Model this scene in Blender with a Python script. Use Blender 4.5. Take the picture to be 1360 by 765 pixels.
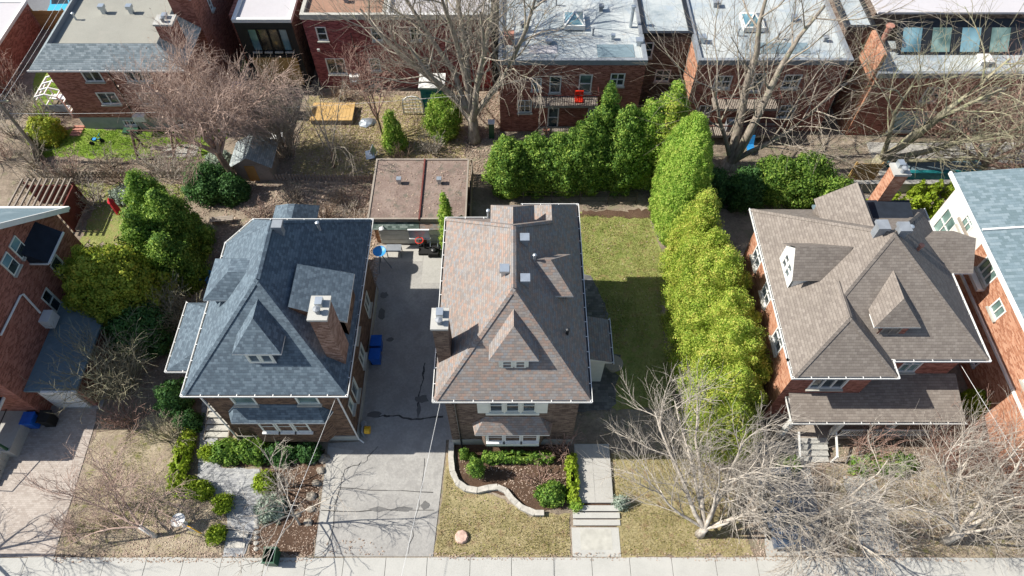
import bpy, math, random
import numpy as np
from mathutils import Vector

# ------------------------------------------------------------------ camera, sky, sun, exposure
scn = bpy.context.scene
for o in list(bpy.data.objects): bpy.data.objects.remove(o)
C = scn.collection
R = math.radians
cam_d = bpy.data.cameras.new('camera'); cam = bpy.data.objects.new('camera', cam_d); C.objects.link(cam)
cam.location = (0, 0, 37); cam.rotation_euler = (R(90 - 56.5), 0, 0)
cam_d.sensor_width = 36; cam_d.lens = 36 * 900 / 1360; cam_d.clip_end = 1000; cam_d.clip_start = .5
scn.camera = cam
SUN_EL = R(44.5); SUN_DX, SUN_DY = 1.0, -0.05          # light travels towards +X, a touch towards -Y
w = bpy.data.worlds.new('World'); scn.world = w; w.use_nodes = True
wn = w.node_tree; bg = wn.nodes['Background']
sky = wn.nodes.new('ShaderNodeTexSky'); sky.sky_type = 'NISHITA'; sky.sun_disc = False
sky.sun_elevation = SUN_EL; sky.sun_rotation = math.atan2(-SUN_DX, -SUN_DY); sky.altitude = 50
sky.air_density = 1.0; sky.dust_density = 1.2; sky.ozone_density = 1.0
wn.links.new(sky.outputs[0], bg.inputs[0]); bg.inputs[1].default_value = 0.096
sun_d = bpy.data.lights.new('sun', 'SUN'); sun = bpy.data.objects.new('sun', sun_d); C.objects.link(sun)
sun_d.energy = 5.0; sun_d.angle = R(0.55); sun_d.color = (1, .95, .87)
hd = Vector((SUN_DX, SUN_DY, 0)).normalized() * math.cos(SUN_EL)
sun.rotation_euler = Vector((hd.x, hd.y, -math.sin(SUN_EL))).to_track_quat('-Z', 'Y').to_euler()
sun.location = (-40, 3, 40)
scn.view_settings.view_transform = 'Standard'; scn.view_settings.look = 'None'
scn.view_settings.exposure = 0.74; scn.view_settings.gamma = 1; scn.view_settings.use_curve_mapping = False

# ------------------------------------------------------------------ node helpers
def lin(h):
    h = h.lstrip('#'); c = [int(h[i:i + 2], 16) / 255 for i in (0, 2, 4)]
    return tuple((x / 12.92 if x <= .04045 else ((x + .055) / 1.055) ** 2.4) for x in c) + (1,)
class NT:
    def __init__(s, name, rough=.85, spec=.3):
        s.m = bpy.data.materials.new(name); s.m.use_nodes = True; s.t = s.m.node_tree
        s.b = s.t.nodes['Principled BSDF']; s.b.inputs['Roughness'].default_value = rough
        s.b.inputs['Specular IOR Level'].default_value = spec
        s._oc = None
    def n(s, ty, **kw):
        x = s.t.nodes.new('ShaderNode' + ty)
        for k, v in kw.items(): setattr(x, k, v)
        return x
    def set(s, sock, v):
        if isinstance(v, bpy.types.NodeSocket): s.t.links.new(v, sock)
        else: sock.default_value = v
    def math(s, op, a, b=0.0, c=None):
        x = s.n('Math', operation=op); s.set(x.inputs[0], a); s.set(x.inputs[1], b)
        if c is not None: s.set(x.inputs[2], c)
        return x.outputs[0]
    def oc(s):
        if s._oc is None: s._oc = s.n('TexCoord').outputs['Object']
        return s._oc
    def noise(s, scale, detail=3, rough=.55, vec=None, dist=0.0):
        x = s.n('TexNoise'); s.set(x.inputs['Vector'], vec or s.oc()); x.inputs['Scale'].default_value = scale
        x.inputs['Detail'].default_value = detail; x.inputs['Roughness'].default_value = rough
        x.inputs['Distortion'].default_value = dist
        return x.outputs[0]
    def ramp(s, fac, stops, interp='LINEAR'):
        x = s.n('ValToRGB'); s.set(x.inputs[0], fac); e = x.color_ramp; e.interpolation = interp
        while len(e.elements) < len(stops): e.elements.new(.5)
        for el, (p, c) in zip(e.elements, stops):
            el.position = p; el.color = lin(c) if isinstance(c, str) else (tuple(c) + (1,) if len(c) == 3 else c)
        return x.outputs[0]
    def mix(s, fac, a, b, mode='MIX'):
        x = s.n('Mix', data_type='RGBA', blend_type=mode); s.set(x.inputs[0], fac)
        for i, v in ((6, a), (7, b)):
            s.set(x.inputs[i], lin(v) if isinstance(v, str) else v)
        return x.outputs[2]
    def uv(s, kz=1.0):
        g = s.n('NewGeometry'); sn = s.n('SeparateXYZ'); s.t.links.new(g.outputs['Normal'], sn.inputs[0])
        sp = s.n('SeparateXYZ'); s.set(sp.inputs[0], s.oc())
        ax = s.math('ABSOLUTE', sn.outputs[0]); ay = s.math('ABSOLUTE', sn.outputs[1]); az = s.math('ABSOLUTE', sn.outputs[2])
        side = s.math('GREATER_THAN', ax, ay); flat = s.math('GREATER_THAN', az, .97)
        u = s.math('ADD', s.math('MULTIPLY', sp.outputs[0], s.math('SUBTRACT', 1, side)), s.math('MULTIPLY', sp.outputs[1], side))
        v = s.math('DIVIDE', sp.outputs[2], s.math('SQRT', s.math('MAXIMUM', s.math('SUBTRACT', 1, s.math('MULTIPLY', az, az)), .01)))
        def sel(f, a, b): return s.math('ADD', s.math('MULTIPLY', a, s.math('SUBTRACT', 1, f)), s.math('MULTIPLY', b, f))
        return sel(flat, u, sp.outputs[0]), sel(flat, v, sp.outputs[1])
    def tiles(s, u, v, wd, ht, gx=.04, gy=.1):
        vr = s.math('DIVIDE', v, ht); row = s.math('FLOOR', vr); fv = s.math('FRACT', vr)
        ur = s.math('ADD', s.math('DIVIDE', u, wd), s.math('MULTIPLY', row, .5)); col = s.math('FLOOR', ur); fu = s.math('FRACT', ur)
        cx = s.n('CombineXYZ'); s.set(cx.inputs[0], row); s.set(cx.inputs[1], col)
        wnz = s.n('TexWhiteNoise', noise_dimensions='2D'); s.set(wnz.inputs['Vector'], cx.outputs[0])
        e = s.math('MAXIMUM', s.math('LESS_THAN', fv, gy), s.math('LESS_THAN', fu, gx))
        return wnz.outputs['Value'], e, fv
    def bump(s, h, strength=.4, dist=.02):
        x = s.n('Bump'); x.inputs['Strength'].default_value = strength; x.inputs['Distance'].default_value = dist
        s.set(x.inputs['Height'], h); s.t.links.new(x.outputs[0], s.b.inputs['Normal'])
    def col(s, c): s.set(s.b.inputs['Base Color'], c); return s
M = {}
def plain(name, c, rough=.7, spec=.3, var=.12, metal=0, scale=2.5):
    t = NT(name, rough, spec); nz = t.noise(scale, 4)
    base = lin(c) if isinstance(c, str) else tuple(c) + (1,)
    lo = tuple(x * (1 - var) for x in base[:3]) + (1,); hi = tuple(min(1, x * (1 + var)) for x in base[:3]) + (1,)
    t.col(t.ramp(nz, [(.3, lo), (.7, hi)])); t.b.inputs['Metallic'].default_value = metal
    M[name] = t.m; return t.m
def shingle(name, stops, wd=.26, ht=.14, big=.35, gap_shade_streak='#2a2623'):
    t = NT(name, .92, .2); u, v = t.uv(1.38)
    val, e, fv = t.tiles(u, v, wd, ht, .05, .16)
    nz = t.noise(.9, 4); f = t.math('ADD', t.math('MULTIPLY', val, 1 - big), t.math('MULTIPLY', nz, big))
    c = t.ramp(f, stops); grain = t.noise(60, 2)
    c = t.mix(t.math('MULTIPLY', e, .38), c, gap_shade_streak)  # shadow gap between shingle courses, painted as a dark line
    c = t.mix(t.math('MULTIPLY', t.ramp(t.noise(.5, 5, .6), [(.5, (0, 0, 0)), (.75, (1, 1, 1))]), .1), c, gap_shade_streak)
    c = t.mix(.25, c, t.ramp(grain, [(.3, '#606060'), (.7, '#c8c8c8')]), 'OVERLAY')
    t.col(c); t.bump(t.math('ADD', fv, t.math('MULTIPLY', grain, .4)), .5, .02); M[name] = t.m
def brick(name, stops, mortar, wd=.24, ht=.085, stain=.35):
    t = NT(name, .9, .2); u, v = t.uv(1.0); val, e, fv = t.tiles(u, v, wd, ht, .06, .16)
    f = t.math('ADD', t.math('MULTIPLY', val, .6), t.math('MULTIPLY', t.noise(1.3, 4), .4))
    c = t.mix(t.math('MULTIPLY', e, .5), t.ramp(f, stops), mortar)
    c = t.mix(t.math('MULTIPLY', t.ramp(t.noise(.7, 6, .65), [(.5, (0, 0, 0)), (.8, (1, 1, 1))]), stain), c, '#2b1d18')
    t.col(c); t.bump(t.math('SUBTRACT', 1, e), .4, .012); M[name] = t.m
def ground(name, stops, s1=.6, s2=9, bumps=.5, spots=None, rough=.95):
    t = NT(name, rough, .15); a = t.noise(s1, 5, .6); b = t.noise(s2, 4, .7); c3 = t.noise(s2 * 6, 2, .6)
    f = t.math('ADD', t.math('ADD', t.math('MULTIPLY', a, .45), t.math('MULTIPLY', b, .35)), t.math('MULTIPLY', c3, .2))
    c = t.ramp(f, stops)
    if spots: c = t.mix(t.ramp(t.noise(s1 * 2.3, 5, .6), [(.54, (0, 0, 0)), (.66, (1, 1, 1))]), c, spots)
    t.col(c); t.bump(t.math('ADD', b, c3), bumps, .06); M[name] = t.m
def foliage(name, stops, trans=.3):
    t = NT(name, .65, .25); g = t.n('NewGeometry')
    f = t.math('ADD', t.math('MULTIPLY', g.outputs['Random Per Island'], .36), t.math('MULTIPLY', t.noise(1.1, 4, .6), .64))
    c = t.ramp(f, stops); t.col(c)
    tr = t.n('BsdfTranslucent'); t.set(tr.inputs[0], c); mx = t.n('MixShader'); mx.inputs[0].default_value = trans
    t.t.links.new(t.b.outputs[0], mx.inputs[1]); t.t.links.new(tr.outputs[0], mx.inputs[2])
    t.t.links.new(mx.outputs[0], t.t.nodes['Material Output'].inputs[0]); M[name] = t.m
def bark(name, lo, hi, spot=None):
    t = NT(name, .95, .15); sp = t.n('Mapping'); sp.inputs['Scale'].default_value = (1, 1, .25); t.set(sp.inputs[0], t.oc())
    a = t.noise(7, 5, .65, sp.outputs[0]); c = t.ramp(a, [(.32, lo), (.68, hi)])
    if spot: c = t.mix(t.ramp(t.noise(2.2, 4), [(.55, (0, 0, 0)), (.68, (1, 1, 1))]), c, spot)
    t.col(c); t.bump(a, .6, .04); M[name] = t.m

shingle('slate_shingle', [(.15, '#505c66'), (.5, '#596771'), (.85, '#67757f')], .18, .14, .12, gap_shade_streak='#28323c')
shingle('blend_shingle', [(.2, '#7e7874'), (.36, '#887c74'), (.5, '#957f73'), (.62, '#8e867f'), (.85, '#828283')], .2, .14, .25)
shingle('taupe_shingle', [(.15, '#766e67'), (.5, '#7e766e'), (.85, '#867e76')], .22, .15, .2)
shingle('grey_shingle', [(.2, '#69757a'), (.5, '#7d888d'), (.8, '#8d979b')])
shingle('blue_shingle', [(.2, '#66777c'), (.5, '#72838a'), (.8, '#808f95')], .3, .2, .3, '#56666c')
shingle('pale_shingle', [(.2, '#868f90'), (.5, '#949c9c'), (.8, '#a2a9a8')])
shingle('green_shingle', [(.2, '#4c5a55'), (.5, '#66766f'), (.8, '#84908a')])
brick('brown_brick', [(.25, '#4a3830'), (.5, '#66503f'), (.75, '#7b6250')], '#776c60')
brick('dark_brick', [(.25, '#4c3f38'), (.5, '#62534a'), (.75, '#76675b')], '#756a60')
brick('red_brick', [(.25, '#774639'), (.5, '#915a4c'), (.75, '#a36d5e')], '#9a8276', stain=.2)
brick('maroon_brick', [(.25, '#6a3436'), (.5, '#844446'), (.75, '#985856')], '#8a6d6a')
brick('orange_brick', [(.25, '#8f5d45'), (.5, '#a8755a'), (.75, '#b88c72')], '#ab9b8c', stain=.15)  # orange brick; also paints sunlight onto side walls of red brick houses
brick('tan_brick', [(.25, '#7a5038'), (.5, '#9a6a48'), (.75, '#b0835f')], '#a39383')
brick('flue_brick', [(.25, '#6d5145'), (.5, '#86695b'), (.75, '#9c8173')], '#8b7f75')
def paver(name, stops, gap, wd, ht):
    t = NT(name, .9, .2); u, v = t.uv(); val, e, fv = t.tiles(u, v, wd, ht, .06, .1)
    f = t.math('ADD', t.math('MULTIPLY', val, .5), t.math('MULTIPLY', t.noise(.9, 5), .5))
    c = t.mix(t.math('MULTIPLY', e, .55), t.ramp(f, stops), gap); t.col(c); t.bump(t.math('SUBTRACT', 1, e), .3, .01); M[name] = t.m
paver('paver_tan', [(.25, '#958b82'), (.5, '#a0978e'), (.75, '#a89f96')], '#7b736a', .2, .11)
paver('paver_dark', [(.25, '#545454'), (.5, '#646362'), (.75, '#737270')], '#454544', .3, .2)
paver('paver_grey', [(.25, '#7f8082'), (.5, '#979899'), (.75, '#a8a8a6')], '#6a6a68', .2, .12)
ground('concrete', [(.3, '#8d8c86'), (.5, '#9f9d97'), (.7, '#aaa8a2')], .5, 7, .12, None, .85)
ground('concrete_walk', [(.3, '#96958f'), (.5, '#a5a49e'), (.7, '#b0aea8')], .7, 12, .15, None, .85)
ground('asphalt', [(.3, '#787673'), (.45, '#8d8b87'), (.56, '#9b9994'), (.7, '#aaa8a3')], .55, 7, .3, '#8b8985', .9)
ground('apron', [(.32, '#7e7c78'), (.45, '#95938e'), (.56, '#a5a39e'), (.68, '#b3b1ab')], .8, 6, .3, '#9a978f', .9)
ground('tar', [(.3, '#3c3b3a'), (.6, '#504f4d')], 1, 12, .1)
ground('oil_stain', [(.3, '#5a5957'), (.6, '#6d6c6a')], 1, 12, .1)
ground('street_asphalt', [(.3, '#5f6062'), (.6, '#77787a')], .4, 14, .3)
ground('soil', [(.3, '#584d44'), (.43, '#7b6f61'), (.55, '#978a7a'), (.7, '#b0a594')], .6, 5, .9, '#7f7b64')
ground('dry_grass', [(.3, '#6d6748'), (.43, '#8a815c'), (.55, '#a29672'), (.7, '#b3a584')], .9, 6, .9, '#8f7c60')
ground('verge', [(.3, '#6e6252'), (.43, '#8f8370'), (.55, '#a79a84'), (.7, '#bab09a')], .9, 6, .9, '#87835a')
ground('lawn_green', [(.3, '#5a6632'), (.43, '#768044'), (.55, '#90925a'), (.7, '#a59d6e')], .9, 7, .9, '#93855c')
ground('bright_lawn', [(.3, '#587426'), (.5, '#728c33'), (.68, '#93a052')], .5, 8, .8, '#989460')
ground('mulch_soil', [(.28, '#43352b'), (.5, '#5d4a3d'), (.72, '#755f4e')], .9, 10, .9)
ground('gravel_roof', [(.3, '#5f5148'), (.45, '#786860'), (.6, '#8f8076'), (.72, '#a1968c')], .9, 9, .5, '#69645a')
ground('tar_gravel', [(.28, '#7f7e76'), (.5, '#8e8d84'), (.72, '#9a998f')], .4, 16, .3, '#8f8d84')
t = NT('membrane', .7, .3); u, v = t.uv(); val, e, fv = t.tiles(v, u, 9.0, 1.0, .004, .035)
f = t.math('ADD', t.math('ADD', t.math('MULTIPLY', t.noise(.35, 6, .65), .6), t.math('MULTIPLY', val, .12)), t.math('MULTIPLY', t.noise(6, 4, .7), .25))
c = t.ramp(f, [(.33, '#808a8e'), (.45, '#9ba2a3'), (.56, '#abafad'), (.68, '#b6b8b4')])
c = t.mix(t.math('MULTIPLY', t.ramp(t.noise(.8, 6, .7, dist=.6), [(.52, (0, 0, 0)), (.62, (1, 1, 1))]), .5), c, '#8795a2')
c = t.mix(t.math('MULTIPLY', t.ramp(t.noise(1.7, 6, .7), [(.6, (0, 0, 0)), (.7, (1, 1, 1))]), .45), c, '#8a7c6c')
c = t.mix(t.math('MULTIPLY', e, .3), c, '#6f7679'); t.col(c); M['membrane'] = t.m
ground('white_roof', [(.3, '#a9a6a8'), (.7, '#b5b2b3')], .4, 4, .05, None, .6)
ground('brown_roof', [(.3, '#846655'), (.7, '#977a68')], .3, 9, .1, '#9c7a66')
ground('blue_metal', [(.3, '#5f7178'), (.6, '#73848b')], .3, 4, .06, '#7d8c92', .75)
ground('wood_grey', [(.3, '#7a7066'), (.6, '#999085')], 1, 12, .3)
ground('wood_yellow', [(.3, '#a38450'), (.6, '#b99a68')], 1, 12, .2)
ground('wood_cedar', [(.3, '#95703f'), (.6, '#b08a55')], 1, 12, .2)
plain('white_trim', '#d2d2ce', .5, .4, .05); plain('cream_trim', '#d0d3c8', .55, .35, .06); plain('white_siding', '#cdc9c3', .6, .3, .06)
plain('concrete_block', '#a5a39a', .9, .2, .14); plain('grey_stucco', '#8f9490', .9, .2, .1); plain('black_metal', '#1f2124', .45, .5, .2)
plain('steel', '#aab2b8', .35, .5, .1, .6); plain('grey_metal', '#7b8085', .5, .5, .12); plain('blue_plastic', '#1557b0', .45, .4, .15)
plain('sky_plastic', '#2d86c4', .45, .4, .12); plain('green_plastic', '#1d4a32', .5, .4, .2); plain('red_cloth', '#c0303c', .8, .2, .15)
plain('red_plastic', '#d8341f', .45, .4, .1); plain('yellow_plastic', '#d9a51c', .45, .4, .1); plain('dark_red_wood', '#643833', .85, .2, .25)
plain('stone', '#a9a59c', .9, .2, .2, 0, 5); plain('rock', '#8f877b', .9, .2, .3, 0, 4); plain('terracotta', '#a37565', .85, .2, .25, 0, 6)
plain('cut_wood', '#b59a8c', .9, .2, .3, 0, 5); plain('dark_wood', '#4a3a30', .85, .2, .2); plain('teal_panel', '#1f6f72', .55, .3, .3); plain('navy_shingle', '#20262f', .9, .2, .2); plain('rubber', '#1c1c1c', .8, .3, .2)
plain('wire_white', '#c9c9c6', .5, .4, .05); plain('orange_brick_trim', '#b0603a', .85, .2, .2); plain('curtain', '#c9c6bb', .8, .2, .12)
plain('car_blue', '#3aa3c4', .3, .6, .05); plain('car_white', '#d9dcdd', .3, .6, .04); plain('copper_panel', '#8c7a58', .4, .5, .3)
t = NT('glass', .06, .8); t.col(t.ramp(t.noise(.9, 2), [(.35, '#1d2528'), (.6, '#3a474b'), (.75, '#5c6a6c')])); M['glass'] = t.m
t = NT('glass_blue', .08, .9); t.col(t.ramp(t.noise(.5, 2), [(.35, '#3c5f6c'), (.7, '#7fa3ad')])); M['glass_blue'] = t.m
t = NT('glass_warm', .12, .7); t.col(t.ramp(t.noise(1.6, 3), [(.35, '#23221f'), (.55, '#5a5240'), (.7, '#a08550')])); M['glass_warm'] = t.m
t = NT('glass_green', .12, .7); t.col(t.ramp(t.noise(.9, 2), [(.35, '#4a605c'), (.7, '#86a09a')])); M['glass_green'] = t.m
t = NT('fence_board', .9, .2); t.col(t.ramp(t.noise(3, 4), [(.3, '#8a6a42'), (.7, '#b08d5c')])); M['fence_board'] = t.m
foliage('cedar_yellow', [(.25, '#5f7a2a'), (.42, '#90aa3e'), (.56, '#b0be52'), (.72, '#cbc266')], .42)  # yellow green leaf tones of the cedars in the row
foliage('cedar_green', [(.25, '#567c2e'), (.42, '#82a83e'), (.56, '#a3be52'), (.72, '#bfc968')], .45)
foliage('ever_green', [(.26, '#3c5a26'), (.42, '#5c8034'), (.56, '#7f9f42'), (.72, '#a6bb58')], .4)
foliage('cedar_gold', [(.2, '#5e782c'), (.45, '#8ca03a'), (.65, '#b2b344'), (.85, '#cfba55')], .4)
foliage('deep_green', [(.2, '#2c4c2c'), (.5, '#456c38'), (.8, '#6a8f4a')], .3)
foliage('yew', [(.2, '#6a8420'), (.5, '#8ba22b'), (.8, '#aab545')], .3)
foliage('blue_spruce', [(.2, '#6b7c68'), (.5, '#94a292'), (.8, '#bcc4b2')], .2)
foliage('dead_leaf', [(.2, '#6e5c4e'), (.45, '#958171'), (.65, '#b3a08f'), (.85, '#cfc0b0')], .15)
foliage('straw', [(.15, '#6b6438'), (.42, '#918654'), (.65, '#b0a272'), (.88, '#cbbb92')], .15)
foliage('grass_blade', [(.15, '#566228'), (.42, '#7c8440'), (.65, '#a09c5c'), (.88, '#bdb07c')], .2)
foliage('grass_bright', [(.2, '#5a7a2a'), (.5, '#7a9638'), (.8, '#a0ac58')], .2)
bark('bark_grey', '#6b6258', '#ada395', '#94937a'); bark('bark_rose', '#8a7468', '#bfa99b'); bark('bark_pale', '#857c72', '#c5bdb0'); bark('bark_brown', '#5d4b41', '#96826f')
bark('bark_red', '#7a5e53', '#b3978a'); bark('bark_olive', '#6f6a58', '#aca58c', '#949873'); bark('bark_white', '#b9b5ae', '#e2ded6')

# ------------------------------------------------------------------ mesh helpers
class MB:
    def __init__(s): s.v = []; s.f = []
    def poly(s, pts):
        i = len(s.v); s.v += [tuple(p) for p in pts]; s.f.append(tuple(range(i, i + len(pts)))); return s
    def box(s, x0, x1, y0, y1, z0, z1):
        i = len(s.v)
        s.v += [(x0, y0, z0), (x1, y0, z0), (x1, y1, z0), (x0, y1, z0), (x0, y0, z1), (x1, y0, z1), (x1, y1, z1), (x0, y1, z1)]
        for q in ((0, 3, 2, 1), (4, 5, 6, 7), (0, 1, 5, 4), (1, 2, 6, 5), (2, 3, 7, 6), (3, 0, 4, 7)): s.f.append(tuple(i + k for k in q))
        return s
    def obox(s, c, ax, ay, az):                       # centre and three half-axis vectors
        c, ax, ay, az = map(Vector, (c, ax, ay, az)); i = len(s.v)
        for sz in (-1, 1):
            for sx, sy in ((-1, -1), (1, -1), (1, 1), (-1, 1)): s.v.append(tuple(c + ax * sx + ay * sy + az * sz))
        for q in ((0, 3, 2, 1), (4, 5, 6, 7), (0, 1, 5, 4), (1, 2, 6, 5), (2, 3, 7, 6), (3, 0, 4, 7)): s.f.append(tuple(i + k for k in q))
        return s
    def bar(s, a, b, wd, ht=None):
        a, b = Vector(a), Vector(b); d = (b - a); L = d.length; d.normalize(); ht = ht or wd
        up = Vector((0, 0, 1)) if abs(d.z) < .95 else Vector((1, 0, 0)); sd = d.cross(up).normalized(); u2 = sd.cross(d)
        return s.obox((a + b) / 2, d * L / 2, sd * wd / 2, u2 * ht / 2)
    def prism(s, pts, z0, z1):
        n = len(pts); i = len(s.v); s.v += [(p[0], p[1], z0) for p in pts] + [(p[0], p[1], z1) for p in pts]
        s.f.append(tuple(i + n + k for k in range(n))); s.f.append(tuple(i + n - 1 - k for k in range(n)))
        for k in range(n): s.f.append((i + k, i + (k + 1) % n, i + n + (k + 1) % n, i + n + k))
        return s
    def tube(s, path, rad, n=8, cap=True):
        P = [Vector(p) for p in path]; rr = rad if isinstance(rad, (list, tuple)) else [rad] * len(P); i0 = len(s.v)
        for k, p in enumerate(P):
            d = (P[min(k + 1, len(P) - 1)] - P[max(k - 1, 0)]).normalized()
            up = Vector((0, 0, 1)) if abs(d.z) < .9 else Vector((1, 0, 0)); a = d.cross(up).normalized(); b = a.cross(d)
            for j in range(n):
                t_ = 2 * math.pi * j / n; s.v.append(tuple(p + (a * math.cos(t_) + b * math.sin(t_)) * rr[k]))
        for k in range(len(P) - 1):
            for j in range(n):
                a, b = i0 + k * n + j, i0 + k * n + (j + 1) % n; s.f.append((a, b, b + n, a + n))
        if cap: s.f.append(tuple(i0 + j for j in range(n))[::-1]); s.f.append(tuple(i0 + (len(P) - 1) * n + j for j in range(n)))
        return s
    def lathe(s, c, prof, n=14):
        i0 = len(s.v)
        for r, z in prof:
            for j in range(n): s.v.append((c[0] + r * math.cos(2 * math.pi * j / n), c[1] + r * math.sin(2 * math.pi * j / n), c[2] + z))
        for k in range(len(prof) - 1):
            for j in range(n):
                a, b = i0 + k * n + j, i0 + k * n + (j + 1) % n; s.f.append((a, b, b + n, a + n))
        s.f.append(tuple(i0 + j for j in range(n))[::-1]); s.f.append(tuple(i0 + (len(prof) - 1) * n + j for j in range(n)))
        return s
    def build(s, name, mat, parent=None, smooth=False, kind=None):
        me = bpy.data.meshes.new(name); off = Vector((0, 0, 0)); p = parent
        while p is not None: off += p.location; p = p.parent
        me.from_pydata([(x - off.x, y - off.y, z - off.z) for x, y, z in s.v], [], s.f); me.update()
        return link(name, me, mat, parent, smooth, kind)
def link(name, me, mat, parent=None, smooth=False, kind=None):
    if mat: me.materials.append(M[mat] if isinstance(mat, str) else mat)
    if smooth: me.polygons.foreach_set('use_smooth', [True] * len(me.polygons))
    o = bpy.data.objects.new(name, me); C.objects.link(o)
    if parent: o.parent = parent
    if kind: o['kind'] = kind
    return o
def tag(o, label, cat, group=None):
    o['label'] = label; o['category'] = cat
    if group: o['group'] = group
    return o
def thing(name, label, cat, loc=(0, 0, 0), group=None):
    o = bpy.data.objects.new(name, None); C.objects.link(o); o.location = loc; o.empty_display_size = .3
    return tag(o, label, cat, group)
def struct(name, mb, mat): return mb.build(name, mat, None, kind='structure')
def copy_tree(o, parent=None):
    c = o.copy(); C.objects.link(c); c.parent = parent
    for ch in o.children: copy_tree(ch, c)
    return c
rnd = random.Random(7)
# ------------------------------------------------------------------ foliage and tree makers
def np_mesh(name, V, F, mat, parent=None, smooth=False, kind=None):
    me = bpy.data.meshes.new(name); V = np.asarray(V, np.float32); F = np.asarray(F, np.int32); k = F.shape[1]
    p = parent
    while p is not None: V = V - np.array(p.location, np.float32); p = p.parent
    me.vertices.add(len(V)); me.vertices.foreach_set('co', V.ravel()); me.loops.add(F.size); me.loops.foreach_set('vertex_index', F.ravel())
    me.polygons.add(len(F)); me.polygons.foreach_set('loop_start', np.arange(0, F.size, k, dtype=np.int32))
    me.polygons.foreach_set('loop_total', np.full(len(F), k, np.int32)); me.update(); me.validate()
    return link(name, me, mat, parent, smooth, kind)
def leaf_quads(P, Nn, size, rng, align=.55, aspect=.6):
    n = len(P); d = rng.normal(size=(n, 3)); d /= np.linalg.norm(d, axis=1)[:, None]
    nn = Nn * align + d * (1 - align); nn /= np.linalg.norm(nn, axis=1)[:, None] + 1e-9
    a = np.cross(nn, rng.normal(size=(n, 3))); a /= np.linalg.norm(a, axis=1)[:, None] + 1e-9; b = np.cross(nn, a)
    s = (size * rng.uniform(.6, 1.4, n))[:, None]
    V = np.stack([P - a * s, P - b * s * aspect, P + a * s, P + b * s * aspect], 1).reshape(-1, 3)
    return V, np.arange(4 * n).reshape(-1, 4)
PROF = {'cone': lambda t: np.clip((1 - t) ** .85 * (.55 + .45 * np.minimum(1, t / .12)), 0, 1),
        'ovate': lambda t: np.clip(np.sin(np.pi * np.clip(t * .86 + .14, 0, 1)) ** .75, 0, 1),
        'col': lambda t: np.clip((1 - t ** 3.2) ** .7 * (.8 + .2 * np.minimum(1, t / .2)), 0, 1),
        'cedar': lambda t: np.clip((1 - np.clip((t - .25) / .75, 0, 1) ** 1.9), 0, 1) ** .9 * (.86 + .14 * np.minimum(1, t / .25)),
        'ball': lambda t: np.sqrt(np.clip(1 - (2 * t - 1) ** 2, 0, 1)),
        'dome': lambda t: np.sqrt(np.clip(1 - t ** 2, 0, 1)),
        'box': lambda t: np.clip(1 - t ** 9, 0, 1) ** .5}
def crown_mesh(name, parent, base, rx, ry, h, prof, n, size, mat, seed, box=2.0, clump=.35, nclump=60, rough=.12, z0=.0, lean=(0, 0), align=.66, depth=(-.14, .3), share=.6):
    rng = np.random.default_rng(seed); pf = PROF[prof]
    def surf(t, a):
        ca, sa = np.cos(a), np.sin(a); den = (np.abs(ca) ** box + np.abs(sa) ** box) ** (1 / box); r = pf(t)
        return np.stack([base[0] + rx * r * ca / den + lean[0] * t, base[1] + ry * r * sa / den + lean[1] * t, base[2] + z0 + h * t], 1), np.stack([ca / rx, sa / ry, (t - .35) * 1.2 / h * 2], 1)
    tt = rng.uniform(0, 1, nclump * 4); keep = rng.uniform(0, 1, len(tt)) < pf(tt) + .12; tt = tt[keep][:nclump]; aa = rng.uniform(0, 2 * np.pi, len(tt))
    cc, cn = surf(tt, aa); cr = rng.uniform(.6, 1.3, len(tt)) * clump
    ax = np.array([base[0], base[1], 0]); cc = cc + (np.stack([np.full(len(tt), base[0]) + lean[0] * tt, np.full(len(tt), base[1]) + lean[1] * tt, cc[:, 2]], 1) - cc) * rng.uniform(depth[0], depth[1], len(tt))[:, None]
    n1 = int(n * share); idx = rng.integers(0, len(tt), n1); dv = rng.normal(size=(n1, 3)); dv /= np.linalg.norm(dv, axis=1)[:, None]
    P1 = cc[idx] + dv * (cr[idx] * rng.uniform(.55, 1.05, n1))[:, None] * np.array([1, 1, 1.25]); N1 = dv
    n2 = n - n1; t2 = rng.uniform(0, 1, n2 * 3); t2 = t2[rng.uniform(0, 1, len(t2)) < pf(t2) + .08][:n2]; a2 = rng.uniform(0, 2 * np.pi, len(t2))
    P2, N2 = surf(t2, a2); N2 /= np.linalg.norm(N2, axis=1)[:, None]; P2 = P2 + N2 * rng.normal(-.3, .8, len(t2))[:, None] * rough
    P = np.concatenate([P1, P2]); Nn = np.concatenate([N1, N2]); P[:, 2] = np.maximum(P[:, 2], base[2] + .03)
    V, F = leaf_quads(P, Nn, size, rng, align)
    # inner mass so that the crown stays closed
    T, A = np.meshgrid(np.linspace(0, .97, 9), np.linspace(0, 2 * np.pi, 13)[:-1], indexing='ij'); S, _ = surf(T.ravel(), A.ravel())
    mid = np.stack([base[0] + lean[0] * T.ravel(), base[1] + lean[1] * T.ravel(), S[:, 2]], 1); S = mid + (S - mid) * .72; S[:, 2] = base[2] + z0 + (S[:, 2] - base[2] - z0) * .93
    fi = [(i * 12 + j, i * 12 + (j + 1) % 12, (i + 1) * 12 + (j + 1) % 12, (i + 1) * 12 + j) for i in range(8) for j in range(12)]
    F = np.concatenate([F, np.array(fi) + len(V)]); V = np.concatenate([V, S])
    return np_mesh(name, V, F, mat, parent)
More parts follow.
